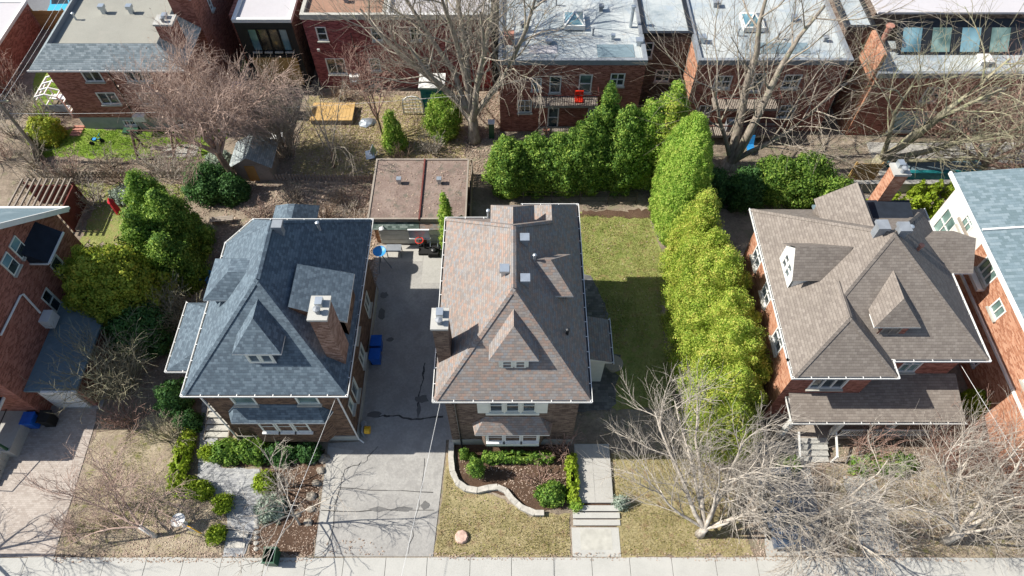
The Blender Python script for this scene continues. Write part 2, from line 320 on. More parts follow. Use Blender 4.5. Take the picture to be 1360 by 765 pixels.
def evergreen(name, label, cat, base, rx, ry, h, prof, n, size, mat, seed, group=None, trunk=True, **kw):
    o = thing(name, label, cat, (base[0], base[1], base[2]), group)
    crown_mesh('crown' if trunk else 'foliage', o, base, rx, ry, h, prof, n, size, mat, seed, **kw)
    if trunk: MB().tube([(base[0], base[1], base[2] - .05), (base[0], base[1], base[2] + h * .6)], [.12 * max(rx, .5) + .03, .03], 6).build('trunk', 'bark_brown', o)
    else: MB().tube([(base[0], base[1], base[2] - .05), (base[0] + .02, base[1], base[2] + h * .5)], [.035, .015], 5).build('stem', 'bark_brown', o)
    return o
def chains_to_mesh(chains):
    from collections import defaultdict
    g = defaultdict(list)
    for pts, rad, sides in chains: g[(len(pts), sides)].append((pts, rad))
    Vs, Fs, off = [], [], 0
    for (k, n), lst in g.items():
        P = np.array([l[0] for l in lst], float); Rr = np.array([l[1] for l in lst], float); m = len(lst)
        D = np.empty_like(P); D[:, 1:-1] = P[:, 2:] - P[:, :-2]; D[:, 0] = P[:, 1] - P[:, 0]; D[:, -1] = P[:, -1] - P[:, -2]
        D /= np.linalg.norm(D, axis=2)[..., None] + 1e-9
        ref = np.where(np.abs(D[..., 2:3]) < .9, np.array([0, 0, 1.]), np.array([1., 0, 0]))
        A = np.cross(D, ref); A /= np.linalg.norm(A, axis=2)[..., None] + 1e-9; B = np.cross(A, D)
        th = 2 * np.pi * np.arange(n) / n
        V = P[:, :, None, :] + (A[:, :, None, :] * np.cos(th)[None, None, :, None] + B[:, :, None, :] * np.sin(th)[None, None, :, None]) * Rr[:, :, None, None]
        c = np.arange(m)[:, None, None] * k * n; i = np.arange(k - 1)[None, :, None] * n; j = np.arange(n)[None, None, :]; j2 = (j + 1) % n
        F = np.stack(np.broadcast_arrays(c + i + j, c + i + j2, c + i + n + j2, c + i + n + j), -1).reshape(-1, 4) + off
        Vs.append(V.reshape(-1, 3)); Fs.append(F); off += m * k * n
    return np.concatenate(Vs), np.concatenate(Fs)
def unit(v): return v / (np.linalg.norm(v) + 1e-9)
def branch(chains, rng, p, d, L, r, lvl, spec, zmin=.15):
    sp = spec[lvl]; k = sp['seg']; pts = [p.copy()]; rad = [r]; step = L / k; dd = d.copy(); dirs = [dd.copy()]
    rend = r * sp.get('taper', .35)
    for i in range(k):
        dd = unit(dd + rng.normal(size=3) * sp['wig'] + np.array([0, 0, sp['up']]))
        q = pts[-1] + dd * step
        if q[2] < zmin: q[2] = zmin; dd = unit(dd + np.array([0, 0, .5]))
        pts.append(q); rad.append(r + (rend - r) * (i + 1) / k); dirs.append(dd.copy())
    chains.append((pts, rad, sp['sides'])) if lvl else None
    if lvl + 1 < len(spec):
        nx = spec[lvl + 1]; cnt = nx['n'] if lvl == 0 else max(2, int(nx['n'] * rng.uniform(.7, 1.3) * min(1.25, L / (spec[lvl]['len'] + 1e-6)) + .5))
        ph = rng.uniform(0, 6.28)
        for c in range(cnt):
            f = nx['start'] + (1 - nx['start']) * (c + rng.uniform(.1, .9)) / cnt; x = f * k; i = min(int(x), k - 1); fr = x - i
            pos = pts[i] * (1 - fr) + pts[i + 1] * fr; base = dirs[i + 1]; rb = rad[i] * (1 - fr) + rad[i + 1] * fr
            ph += 2.4 + rng.normal() * .4; side = unit(np.cross(base, [math.cos(ph), math.sin(ph), .37]))
            ang = nx['ang'] * rng.uniform(.75, 1.25); nd = unit(base * math.cos(ang) + side * math.sin(ang))
            ll = nx['len'] * rng.uniform(.65, 1.25) * (1 - .35 * f if lvl else 1)
            branch(chains, rng, pos, nd, ll, max(min(rb * .8, nx['r'] * rng.uniform(.75, 1.2)), nx['rmin']), lvl + 1, spec, zmin)
    return pts, rad
def bare_tree(name, label, base, trunk_h, trunk_r, H, spread, nl, seed, mat, twig_mat=None, lean=(0, 0), group=None, dens=1.0, up=.06, twr=.013, cat='tree', limb_ang=.7, limbs=None, start=.6, zmin=.15, nleaf=0, br_r=None):
    rng = np.random.default_rng(seed); o = thing(name, label, cat, base, group); p = np.array(base, float); p[2] -= .1
    L1 = max(H - trunk_h, 1) * .8 + spread * .35
    spec = [dict(seg=5, wig=.05, up=.02, sides=9, taper=.7, len=trunk_h),
            dict(seg=6, wig=.11, up=up, sides=7, n=nl, start=start, ang=limb_ang, len=L1, r=trunk_r * .6, rmin=.04, taper=.22),
            dict(seg=5, wig=.15, up=up * .6, sides=5, n=int(8 * dens), start=.2, ang=.75, len=L1 * .5, r=br_r or trunk_r * .17, rmin=.018, taper=.35),
            dict(seg=3, wig=.12, up=up * .5, sides=3, n=int(8 * dens), start=.2, ang=.65, len=L1 * .29, r=.018, rmin=twr * 1.15, taper=.6),
            dict(seg=2, wig=.13, up=.03, sides=3, n=int(5 * dens), start=.15, ang=.62, len=L1 * .16, r=twr, rmin=twr * .8, taper=.5)]
    ch = []; d0 = unit(np.array([lean[0], lean[1], 1.0]))
    if limbs is None:
        pts, rad = branch(ch, rng, p, d0, trunk_h + .1, trunk_r, 0, spec, zmin)
        top = (pts[-1], unit(pts[-1] - pts[-2]), rad[-1])
        branch(ch, rng, top[0] - top[1] * .1, unit(top[1] + rng.normal(size=3) * .15), L1, top[2] * .95, 1, spec, zmin)
    else:
        pts = [p, p + d0 * trunk_h * .5, p + d0 * (trunk_h + .1)]; rad = [trunk_r * 1.15, trunk_r, trunk_r * .92]
        for (dx, dy, dz, ln, rr) in limbs:
            sp2 = [dict(x) for x in spec]; sp2[1]['len'] = ln
            branch(ch, rng, pts[-1] - d0 * .15, unit(np.array([dx, dy, dz], float)), ln, rr, 1, sp2, zmin)
    pts = [np.array(q) for q in pts]; tr = MB(); rad = list(rad); rad[0] *= 1.25
    tr.tube([tuple(q) for q in pts], [float(x) for x in rad], 10).build('trunk', mat, o, True)
    V, F = chains_to_mesh(ch); np_mesh('crown', V, F, twig_mat or mat, o, True)
    if nleaf:
        tips = np.array([c[0][-1] for c in ch]); q = tips[rng.integers(0, len(tips), nleaf)] + rng.normal(size=(nleaf, 3)) * .06
        V, F = leaf_quads(q, np.tile([0, 0, 1.], (nleaf, 1)), .06, rng); np_mesh('withered_leaves', V, F, 'dead_leaf', o, kind='stuff')
    return o
def bare_shrub(name, label, base, rad, h, nst, seed, mat, group=None, twr=.012, dens=1.0, cat='shrub', leanx=0, leany=0):
    rng = np.random.default_rng(seed); o = thing(name, label, cat, base, group); ch = []
    spec = [dict(seg=4, wig=.12, up=.05, sides=5, taper=.4, len=h), dict(seg=5, wig=.13, up=.06, sides=4, n=1, start=0, ang=.3, len=h, r=.03, rmin=.015, taper=.4),
            dict(seg=3, wig=.17, up=.05, sides=3, n=int(7 * dens), start=.25, ang=.6, len=h * .42, r=.016, rmin=twr, taper=.6),
            dict(seg=2, wig=.2, up=.03, sides=3, n=int(6 * dens), start=.15, ang=.7, len=h * .2, r=twr, rmin=twr * .8, taper=.5)]
    for i in range(nst):
        a = rng.uniform(0, 6.28); rr = rad * math.sqrt(rng.uniform(0, 1)); p = np.array([base[0] + .25 * rr * math.cos(a), base[1] + .25 * rr * math.sin(a), base[2] - .05])
        d = unit(np.array([rr * math.cos(a) * .8 + leanx, rr * math.sin(a) * .8 + leany, h * .8])); branch(ch, rng, p, d, h * rng.uniform(.7, 1.1), .03, 1, spec, .05)
    V, F = chains_to_mesh(ch); np_mesh('stems', V, F, mat, o, True); return o
def in_poly(x, y, poly):
    ins = np.zeros(len(x), bool); n = len(poly)
    for i in range(n):
        x0, y0 = poly[i][:2]; x1, y1 = poly[(i + 1) % n][:2]
        c = ((y0 > y) != (y1 > y)) & (x < (x1 - x0) * (y - y0) / (y1 - y0 + 1e-12) + x0); ins ^= c
    return ins
def scatter(name, label, cat, poly, dens, size, mat, seed, z=.03, upright=False, holes=()):
    rng = np.random.default_rng(seed); xs = [p[0] for p in poly]; ys = [p[1] for p in poly]
    n = int(dens * (max(xs) - min(xs)) * (max(ys) - min(ys))); x = rng.uniform(min(xs), max(xs), n); y = rng.uniform(min(ys), max(ys), n)
    k = in_poly(x, y, poly)
    for hpoly in holes: k &= ~in_poly(x, y, hpoly)
    # uneven cover: drop by a few random soft blobs
    bl = rng.uniform(0, 1, (14, 2)); thin = np.zeros(n)
    for b in bl: thin += np.exp(-(((x - min(xs)) / (max(xs) - min(xs)) - b[0]) ** 2 + ((y - min(ys)) / (max(ys) - min(ys)) - b[1]) ** 2) / .012)
    k &= rng.uniform(0, 1, n) > np.clip(thin * .6, 0, .85); x, y = x[k], y[k]; n = len(x)
    P = np.stack([x, y, np.full(n, z) + rng.uniform(0, .02, n)], 1)
    if upright:
        h = size * rng.uniform(.6, 1.5, n); a = rng.uniform(0, 6.28, n); wv = np.stack([np.cos(a), np.sin(a), np.zeros(n)], 1) * (size * .28)
        tip = P + np.stack([rng.normal(size=n) * size * .5, rng.normal(size=n) * size * .5, h], 1); V = np.stack([P - wv, P + wv, tip], 1).reshape(-1, 3); F = np.arange(3 * n).reshape(-1, 3)
    else: V, F = leaf_quads(P, np.tile([0, 0, 1.], (n, 1)), size, rng, .72)
    return tag(np_mesh(name, V, F, mat, kind='stuff'), label, cat)
def patch(name, poly, z, mat, jit=.08, seed=1, th=.0, step=.28):
    """ground sheet with a slightly ragged outline"""
    r = random.Random(seed); pts = []
    for i in range(len(poly)):
        a, b = Vector(poly[i]), Vector(poly[(i + 1) % len(poly)]); L = (b - a).length; k = max(1, int(L / step))
        for j in range(k): q = a.lerp(b, j / k); pts.append((q.x + r.gauss(0, jit), q.y + r.gauss(0, jit), z)) if jit else pts.append((q.x, q.y, z))
    mb = MB(); mb.poly(pts) if th == 0 else mb.prism(pts, z - th, z)
    return struct(name, mb, mat)

# ------------------------------------------------------------------ building helpers
def facade(par, mat, p0, r, wd, z0, z1, wins=(), fm='white_trim', name='wall', sill='concrete_block', top=None):
    """one wall with real openings; wins = (u0, u1, z0, z1, columns, rows, pane material)"""
    r = Vector((r[0], r[1], 0)); n = Vector((r.y, -r.x, 0)); p0 = Vector((p0[0], p0[1], 0)); mb = MB()
    def at(u, z, d=0.): return p0 + r * u + Vector((0, 0, z)) - n * d
    us = sorted({0, wd} | {q for w_ in wins for q in w_[:2]}); zs = sorted({z0, z1} | {q for w_ in wins for q in w_[2:4]})
    for a, b in zip(us, us[1:]):
        for c, e in zip(zs, zs[1:]):
            m, k = (a + b) / 2, (c + e) / 2
            if any(w_[0] < m < w_[1] and w_[2] < k < w_[3] for w_ in wins): continue
            mb.poly([at(a, c), at(b, c), at(b, e), at(a, e)])
    if top:                                           # gable piece above z1: list of (u, z)
        mb.poly([at(0, z1), at(wd, z1)] + [at(u, z) for u, z in top])
    D = .14
    for w_ in wins:
        a, b, c, e = w_[:4]
        for q in (((a, c), (a, e)), ((b, e), (b, c)), ((a, e), (b, e)), ((b, c), (a, c))):
            mb.poly([at(*q[0]), at(*q[1]), at(*q[1], D), at(*q[0], D)])
    wo = mb.build(name, mat, par)
    for w_ in wins: window(par, at, w_, r, n, fm, sill)
    return wo
def window(par, at, w_, r, n, fm, sill):
    a, b, c, e, nx, ny = w_[:6]; pm = w_[6] if len(w_) > 6 else 'glass'; mb = MB(); ft = .07; up = Vector((0, 0, 1))
    def bar(u0, u1, v0, v1, d0=-.025, d1=.09): mb.obox(at((u0 + u1) / 2, (v0 + v1) / 2, (d0 + d1) / 2), r * (u1 - u0) / 2, n * (d1 - d0) / 2, up * (v1 - v0) / 2)
    bar(a - .02, a + ft, c, e); bar(b - ft, b + .02, c, e); bar(a + ft, b - ft, c, c + ft); bar(a + ft, b - ft, e - ft, e)
    cw = (b - a - ft) / nx; rh = (e - c - ft) / ny
    for i in range(1, nx): x = a + ft / 2 + cw * i; bar(x - .035, x + .035, c + ft, e - ft, -.015, .085)
    for j in range(1, ny):
        z = c + ft / 2 + rh * j
        for i in range(nx): bar(a + ft / 2 + cw * i + .036, a + ft / 2 + cw * (i + 1) - .036, z - .025, z + .025, 0, .08)
    wo = mb.build('window', fm, par)
    for i in range(nx):
        for j in range(ny):
            u0 = a + ft / 2 + cw * i; v0 = c + ft / 2 + rh * j
            MB().poly([at(u0 + .01, v0 + .01, .06), at(u0 + cw - .01, v0 + .01, .06), at(u0 + cw - .01, v0 + rh - .01, .06), at(u0 + .01, v0 + rh - .01, .06)]).build('pane', pm, wo)
    if sill: MB().obox(at((a + b) / 2, c - .05, -.05), r * ((b - a) / 2 + .08), n * .1, up * .045).build('sill', sill, wo)
def roof(par, mat, faces, eave, th=.14, name='roof', fascia='white_trim'):
    """faces: top polygons; eave: outline polygon at the eaves, closed below with a soffit and a fascia"""
    mb = MB()
    for f_ in faces: mb.poly(f_)
    ro = mb.build(name, mat, par)
    if eave:
        m2 = MB(); n = len(eave)
        for i in range(n):
            a, b = Vector(eave[i]), Vector(eave[(i + 1) % n]); dz = Vector((0, 0, th)); m2.poly([a - dz, b - dz, b, a])
        m2.poly([Vector(p) - Vector((0, 0, th)) for p in eave][::-1]); m2.build('fascia', fascia, ro)
    return ro
def gutter(par, pts, mat='white_trim', strap=.85, closed=False):
    """open trough along an eave line with straps across it; pts run so that the outside lies to the right"""
    mb = MB(); st = MB(); tr = MB()
    for a, b in zip(pts, pts[1:]):
        a, b = Vector(a), Vector(b); d = (b - a); L = d.length; d.normalize(); o = Vector((d.y, -d.x, 0)).normalized(); up = Vector((0, 0, 1)); m = (a + b) / 2
        mb.obox(m + o * .1 - up * .05, d * (L / 2 + .09), o * .016, up * .06)
        tr.obox(m + o * .045 - up * .1, d * L / 2, o * .04, up * .006)
        k = max(2, int(L / strap))
        for i in range(k + 1): q = a + d * (L * i / k); st.obox(q + o * .05 + up * .012, d * .02, o * .06, up * .006)
    g = mb.build('gutter', mat, par); tr.build('trough', 'black_metal', g); st.build('strap', mat, g, kind='stuff'); return g
def caps(par, lines, mat, wd=.3):
    mb = MB()
    for a, b in lines:
        a, b = Vector(a), Vector(b); d = (b - a).normalized(); s_ = d.cross(Vector((0, 0, 1))).normalized(); u = s_.cross(d)
        for sg in (-1, 1):
            lo = s_ * sg * wd / 2 - u * .055; q = [a + u * .035, b + u * .035, b + u * .02 + lo, a + u * .02 + lo]; mb.poly(q if sg < 0 else q[::-1])
    return mb.build('ridge_cap', mat, par)
def box_part(par, name, mat, *b): return MB().box(*b).build(name, mat, par)
def chimney(par, x0, x1, y0, y1, z0, z1, mat, flue='steel', cap='concrete_walk'):
    c = box_part(par, 'chimney', mat, x0, x1, y0, y1, z0, z1)
    box_part(c, 'cap', cap, x0 - .07, x1 + .07, y0 - .07, y1 + .07, z1, z1 + .14)
    mx, my = (x0 + x1) / 2, (y0 + y1) / 2
    MB().box(mx - .16, mx + .16, my + .02, my + .42, z1 + .14, z1 + .42).build('flue', flue, c)
    MB().lathe((mx, my - .25, z1 + .14), [(.12, 0), (.12, .25), (.17, .28), (.17, .34), (.02, .42)], 10).build('flue', 'grey_metal', c)
    box_part(c, 'flashing', 'grey_metal', x0 - .04, x1 + .04, y0 - .04, y1 + .04, z0, z0 + .02) if False else None
    return c
def vent(par, x, y, z, s=.42, h=.4, mat='steel'):
    mb = MB().box(x - s * .35, x + s * .35, y - s * .35, y + s * .35, z - .5, z + h * .6).box(x - s / 2, x + s / 2, y - s / 2, y + s / 2, z + h * .6, z + h)
    return mb.build('roof_vent', mat, par)
def pipe(par, x, y, z, h=.5, r=.07, mat='steel'):
    return MB().lathe((x, y, z - .3), [(r, 0), (r, h + .3), (r * 1.5, h + .32), (r * 1.5, h + .42), (.01, h + .46)], 9).build('vent_pipe', mat, par)
def downspout(par, pts, mat='white_trim'): return MB().tube(pts, .045, 6).build('downspout', mat, par)
def flat_block(name, label, x0, x1, y0, y1, h, wall, rmat, loc=None, par_h=.25, front=(), left=None, right=None, fm='white_trim', par_mat='grey_metal', z0=0.):
    o = thing(name, label, 'building', ((x0 + x1) / 2, (y0 + y1) / 2, 0))
    facade(o, wall, (x0, y0), (1, 0), x1 - x0, z0, h, front, fm)
    facade(o, wall if right is None else right[0], (x1, y0), (0, 1), y1 - y0, z0, h, () if right is None else right[1], fm)
    facade(o, wall if left is None else left[0], (x0, y1), (0, -1), y1 - y0, z0, h, () if left is None else left[1], fm)
    facade(o, wall, (x1, y1), (-1, 0), x1 - x0, z0, h)
    ro = MB().poly([(x0 + .22, y0 + .22, h - .02), (x1 - .22, y0 + .22, h - .02), (x1 - .22, y1 - .22, h - .02), (x0 + .22, y1 - .22, h - .02)]).build('roof', rmat, o)
    m = MB(); q = .05
    m.box(x0 - q, x1 + q, y0 - q, y0 + .22, h - .16, h + par_h).box(x0 - q, x1 + q, y1 - .22, y1 + q, h - .16, h + par_h)
    m.box(x0 - q, x0 + .22, y0 + .221, y1 - .221, h - .16, h + par_h).box(x1 - .22, x1 + q, y0 + .221, y1 - .221, h - .16, h + par_h).build('parapet', par_mat, o)
    return o
def fence(name, label, a, b, h, mat, bw=.15, gap=.012, post=2.0, group=None, post_mat=None):
    o = thing(name, label, 'fence', (a[0], a[1], 0), group); a, b = Vector((a[0], a[1], 0)), Vector((b[0], b[1], 0)); d = b - a; L = d.length; d.normalize(); s_ = Vector((d.y, -d.x, 0)); up = Vector((0, 0, 1))
    k = max(1, int(L / (bw + gap))); me = None
    for i in range(k):
        c = a + d * ((i + .5) * L / k) + up * (h / 2 + rnd.uniform(-.02, .02))
        if me is None:
            bo = MB().obox((0, 0, 0), d * bw / 2, s_ * .012, up * (h / 2 - .03)).build('board', mat); me = bo.data; bo.parent = o; bo.location = c - a
        else:
            bo = bpy.data.objects.new('board', me); C.objects.link(bo); bo.parent = o; bo.location = c - a
    for z in (.35, h - .3): MB().obox(a + d * L / 2 - s_ * .04 + up * z, d * L / 2, s_ * .02, up * .045).build('rail', mat, o)
    np_ = max(1, int(L / post))
    for i in range(np_ + 1): q = a + d * (L * i / np_) - s_ * .08; MB().obox(q + up * (h / 2 + .04), d * .05, s_ * .05, up * (h / 2 + .04)).build('post', post_mat or mat, o)
    return o

# ------------------------------------------------------------------ the setting: ground, pavements, drives, lawns
struct('ground', MB().poly([(-200, -150, 0), (200, -150, 0), (200, 250, 0), (-200, 250, 0)]), 'soil')
struct('road', MB().poly([(-200, -9, .004), (200, -9, .004), (200, 3.9, .004), (-200, 3.9, .004)]), 'street_asphalt')
struct('kerb', MB().box(-120, 120, 3.9, 4.1, 0, .13), 'concrete')
sw = struct('sidewalk', MB().box(-60, 60, 4.11, 7.72, 0, .03), 'tar')
x = -33.
while x < 33:
    wd = rnd.uniform(1.9, 2.3); y1 = 7.72 + rnd.uniform(-.02, .02); zt = .085 + rnd.uniform(-.008, .008)
    MB().box(x, x + wd - .025, 4.2, 5.95, .03, zt).build('slab', 'concrete_walk', sw); MB().box(x, x + wd - .025, 5.975, y1, .03, zt - .003).build('slab', 'concrete_walk', sw); x += wd
drive = [(-10.25, 7.78), (-4.1, 7.78), (-3.75, 13.6), (-3.75, 14.1), (-3.35, 14.1), (-3.35, 24.6), (-4.0, 24.8), (-3.9, 28), (-9.25, 28), (-9.2, 25.5), (-8.73, 24.4), (-8.73, 14.0), (-10.45, 13.9)]
dv = patch('driveway', drive, .03, 'asphalt', .0, 3)
MB().prism([(-10.2, 7.8), (-9.55, 7.8), (-9.45, 13.0), (-8.9, 13.45), (-10.4, 13.7)], .03, .034).build('side_strip', 'concrete', dv)
for nm, pl in (('pad', [(-5.96, 24.85), (-4.2, 24.85), (-4.2, 27.8), (-5.96, 27.8)]), ('pad', [(-9.2, 26.6), (-6.0, 26.6), (-6.0, 27.95), (-9.2, 27.95)])):
    q = MB().prism(pl, .03, .04).build('pad', 'concrete', dv)
def crack(pts, wd, seed):
    r = random.Random(seed); mb = MB(); P = []
    for (a, b) in zip(pts, pts[1:]):
        for j in range(6): t_ = j / 6; P.append((a[0] + (b[0] - a[0]) * t_ + r.gauss(0, .05), a[1] + (b[1] - a[1]) * t_ + r.gauss(0, .05)))
    P.append(pts[-1])
    for a, b in zip(P, P[1:]):
        d = Vector((b[0] - a[0], b[1] - a[1])).normalized(); s_ = Vector((-d.y, d.x)) * wd * r.uniform(.4, 1.3)
        mb.poly([(a[0] - s_.x, a[1] - s_.y, .042), (b[0] - s_.x, b[1] - s_.y, .042), (b[0] + s_.x, b[1] + s_.y, .042), (a[0] + s_.x, a[1] + s_.y, .042)])
    return mb.build('crack', 'tar', dv)
crack([(-8.2, 15.6), (-7.1, 15.55), (-5.6, 15.3), (-4, 15.5)], .05, 1); crack([(-5.6, 16), (-5.4, 17.4), (-5.3, 19)], .05, 2)
crack([(-9.5, 11.3), (-4.3, 11.1)], .02, 3); crack([(-9.6, 8), (-9.5, 10.8), (-9.3, 12.4), (-8.3, 12.8), (-7.6, 13.7)], .022, 4); crack([(-10.2, 10.2), (-4.2, 10.15)], .03, 5)
crack([(-5.4, 8), (-5.0, 10.4), (-4.9, 13)], .015, 6)
rb = random.Random(4)
def blot(x, y, rx, ry, mat='oil_stain', nm='stain'):
    pts = [(x + rx * rb.uniform(.6, 1.1) * math.cos(a * .524), y + ry * rb.uniform(.6, 1.1) * math.sin(a * .524), .0435 + rb.uniform(0, .002)) for a in range(12)]
    MB().poly(pts).build(nm, mat, dv)
for b in ((-5.3, 16.6, .45, .3), (-5.45, 15.9, .12, .5), (-8.0, 15.6, .5, .22), (-7.2, 10.2, .55, .14), (-5.8, 10.2, .5, .14), (-4.7, 10.4, .25, .25), (-8.3, 22.5, .25, .5), (-7.6, 20.6, .25, .2), (-8.3, 23.9, .3, .3)): blot(*b)
hd_ = [(-32, 7.75), (-23.75, 7.75), (-24.1, 15.2), (-24.3, 16), (-32, 16)]
patch('paved_drive', hd_, .03, 'paver_tan', 0)
patch('garden_path', [(-18.3, 16.6), (-16.9, 16.6), (-16.7, 13.1), (-16.2, 12.5), (-14.0, 12.4), (-13.4, 10.4), (-13.6, 9.2), (-13.9, 7.78), (-15.0, 7.78), (-15.1, 9.4), (-15.6, 10.6), (-16.6, 11.2), (-17.35, 11.8)], .035, 'paver_grey', .02, 2)
patch('lawn', [(-4.05, 7.8), (3.05, 7.8), (3.1, 10.0), (.9, 9.9), (-.4, 10.7), (-1.5, 11.1), (-2.6, 11.2), (-3.3, 12), (-3.6, 13.7), (-3.7, 13)], .02, 'dry_grass', .05, 4)
patch('lawn', [(5.6, 7.8), (12.5, 7.8), (12, 12), (9.9, 13.2), (5.45, 13.3)], .02, 'dry_grass', .06, 5)
patch('lawn', [(-23.7, 7.8), (-15.1, 7.8), (-15.4, 10.4), (-17.6, 11), (-18.6, 14.4), (-21, 15.6), (-24, 15.2)], .012, 'verge', .1, 6)
patch('lawn', [(4.0, 16), (9.6, 16), (9.5, 22), (10.2, 27), (9.6, 30.6), (4.4, 30.9), (4.5, 22)], .02, 'lawn_green', .07, 7)
patch('lawn', [(-36, 36.3), (-25, 35.9), (-22, 36.2), (-22, 39.2), (-36.5, 39.2), (-37, 47), (-40, 47)], .02, 'bright_lawn', .12, 8)
patch('lawn', [(-16.2, 34.2), (-9, 34), (-3.4, 34.6), (-4, 43), (-16.4, 43)], .016, 'dry_grass', .12, 9)
patch('lawn', [(-29.5, 28.2), (-24, 28.2), (-23.5, 33.6), (-35, 33.6), (-35, 32.4), (-29.8, 32.2)], .016, 'lawn_green', .15, 35)
patch('lawn', [(20.5, 22), (26.8, 21), (26.8, 27.5), (20.5, 28)], .016, 'lawn_green', .1, 10)
patch('lawn', [(17.5, 7.8), (32, 7.8), (32, 12.4), (17.5, 12.6)], .014, 'verge', .1, 12)
patch('flower_bed', [(-3.3, 14.0), (3.05, 14.0), (3.35, 12.8), (3.25, 10.3), (1.2, 10.0), (-.3, 10.9), (-2.3, 11.4), (-3.1, 12.2)], .045, 'mulch_soil', .04, 13)
patch('flower_bed', [(-16.6, 13.4), (-10.6, 13.5), (-10.4, 9.5), (-10.4, 7.85), (-13.7, 7.85), (-13.3, 10.5), (-13.9, 12.5), (-16.2, 12.7)], .025, 'mulch_soil', .08, 14)
patch('flower_bed', [(3.6, 31), (12, 31.2), (13.5, 28.5), (11, 27.5), (9.7, 30.3), (4, 30.6)], .024, 'mulch_soil', .08, 15)
patch('patio', [(3.5, 19.8), (5.6, 20.5), (6.2, 22.5), (5.2, 25.5), (3.5, 26)], .03, 'paver_dark', .05, 16)
patch('patio', [(3.5, 15.8), (6.0, 16.0), (6.6, 19.5), (3.5, 19.7)], .034, 'paver_dark', .05, 17)
patch('side_drive', [(-24.0, 16), (-27, 16), (-27, 23), (-24.6, 22.5)], .028, 'concrete', .0, 18)
patch('front_walk', [(13.2, 7.78), (16.4, 7.78), (16.6, 14), (13.6, 14)], .03, 'concrete', .03, 19)
patch('car_pad', [(18.2, 7.78), (20.2, 7.78), (20.0, 12), (18.3, 12)], .031, 'concrete', .03, 20)
patch('terrace', [(27, 33.2), (40, 33.2), (40, 37.8), (27, 37.8)], .03, 'concrete', .02, 21)
patch('back_lane', [(-60, 58), (60, 58), (60, 66), (-60, 66)], .02, 'street_asphalt', 0)
wk = struct('front_walk', MB().box(3.5, 5.48, 10.5, 13.8, 0, .19), 'concrete')
for i in range(3): MB().box(3.25, 5.75, 10.42 - .36 * (i + 1), 10.36 - .36 * i, .1 - .04 * i, .19 - .05 * i).build('step', 'concrete_walk', wk)
MB().box(3.4, 5.6, 9.3, 10.5, 0, .03).build('step_bed', 'mulch_soil', wk)
MB().box(3.15, 5.65, 7.76, 9.24, 0, .045).build('slab', 'concrete_walk', wk); MB().prism([(3.6, 8.1), (5.25, 8.1), (5.25, 9.15), (3.6, 9.15)], .045, .05).build('slab', 'concrete_block', wk)
for i in range(4):
    for j in range(2): MB().box(3.52 + j * .98, 4.485 + j * .98, 10.52 + i * .82, 11.32 + i * .82, .19, .202 + rnd.uniform(-.003, .003)).build('slab', 'concrete', wk)

# ------------------------------------------------------------------ house with slate-grey hip roof
h1 = thing('brick_house', 'brown brick house with blue grey shingled hip roof beside the shaded driveway', 'house', (-12, 19, 0))
X0, X1, Y0, Y1 = -15.4, -8.75, 14.12, 24.1
facade(h1, 'brown_brick', (X0, Y0), (1, 0), X1 - X0, 0, 6.75, [(1.3, 2.45, 4.95, 6.2, 1, 1, 'glass_green'), (4.55, 5.65, 5.0, 6.25, 1, 1, 'glass_green')], 'cream_trim')
facade(h1, 'brown_brick', (X1, Y0), (0, 1), Y1 - Y0, 0, 6.75, [(1.6, 2.4, 1.6, 3.2, 1, 1), (3.9, 4.9, 1.2, 2.6, 2, 1), (4.2, 5.3, 3.6, 5.0, 2, 1), (7.2, 8.2, 1.6, 3.0, 2, 1), (.6, 1.2, 2.2, 3.4, 1, 1, 'glass_green')], 'cream_trim')
facade(h1, 'brown_brick', (X0, Y1), (0, -1), Y1 - Y0, 0, 6.75, [(3, 4.2, 4.4, 5.8, 1, 2)], 'cream_trim'); facade(h1, 'brown_brick', (X1, Y1), (-1, 0), X1 - X0, 0, 6.75)
box_part(h1, 'foundation', 'concrete_block', X0 - .05, X1 + .05, Y0 - .05, Y1 + .05, -.05, .62)
ze = 6.8; FL, FR, BR, BB, BA = (-15.95, 13.8, ze), (-8.05, 13.8, ze), (-8.05, 24.65, ze), (-14.8, 24.65, ze), (-15.95, 23.0, ze); A, B = (-11.9, 17.75, 10.95), (-11.9, 21.2, 10.95)
ro = roof(h1, 'slate_shingle', [[FL, FR, A], [FR, BR, B, A], [BR, BB, B], [BB, BA, B], [BA, FL, A, B]], [FL, FR, BR, BB, BA])
gutter(ro, [FL, FR]); gutter(ro, [FR, BR]); gutter(ro, [BR, BB]); gutter(ro, [BB, BA, FL])
caps(ro, [(FL, A), (FR, A), (A, B), (BR, B), (BB, B), (BA, B)], 'slate_shingle')
downspout(h1, [(-15.5, 13.9, 6.6), (-15.47, 14.05, 6.3), (-15.47, 14.05, .4), (-15.4, 13.9, .15)]); downspout(h1, [(-8.55, 13.9, 6.6), (-8.68, 14.05, 6.3), (-8.68, 14.05, .3), (-8.4, 13.9, .1)])
# front dormer with hipped roof
dm = MB().box(-12.55, -11.25, 14.93, 17.4, 7.4, 8.95).build('dormer', 'slate_shingle', h1)
facade(dm, 'white_trim', (-12.55, 14.9), (1, 0), 1.3, 7.75, 8.98, [(.08, .62, 8.1, 8.85, 1, 1), (.68, 1.22, 8.1, 8.85, 1, 1)], 'cream_trim', name='dormer_face', sill=None)
a, b, ap = (-13.05, 14.84, 8.98), (-10.75, 14.84, 8.98), (-11.9, 16.0, 10.3)
r2 = roof(dm, 'slate_shingle', [[a, b, ap], [b, (-10.75, 17.2, 8.98), (-11.9, 17.5, 10.25), ap], [(-13.05, 17.2, 8.98), a, ap, (-11.9, 17.5, 10.25)]], [a, b, (-10.75, 16.0, 8.98), (-13.05, 16.0, 8.98)], .08)
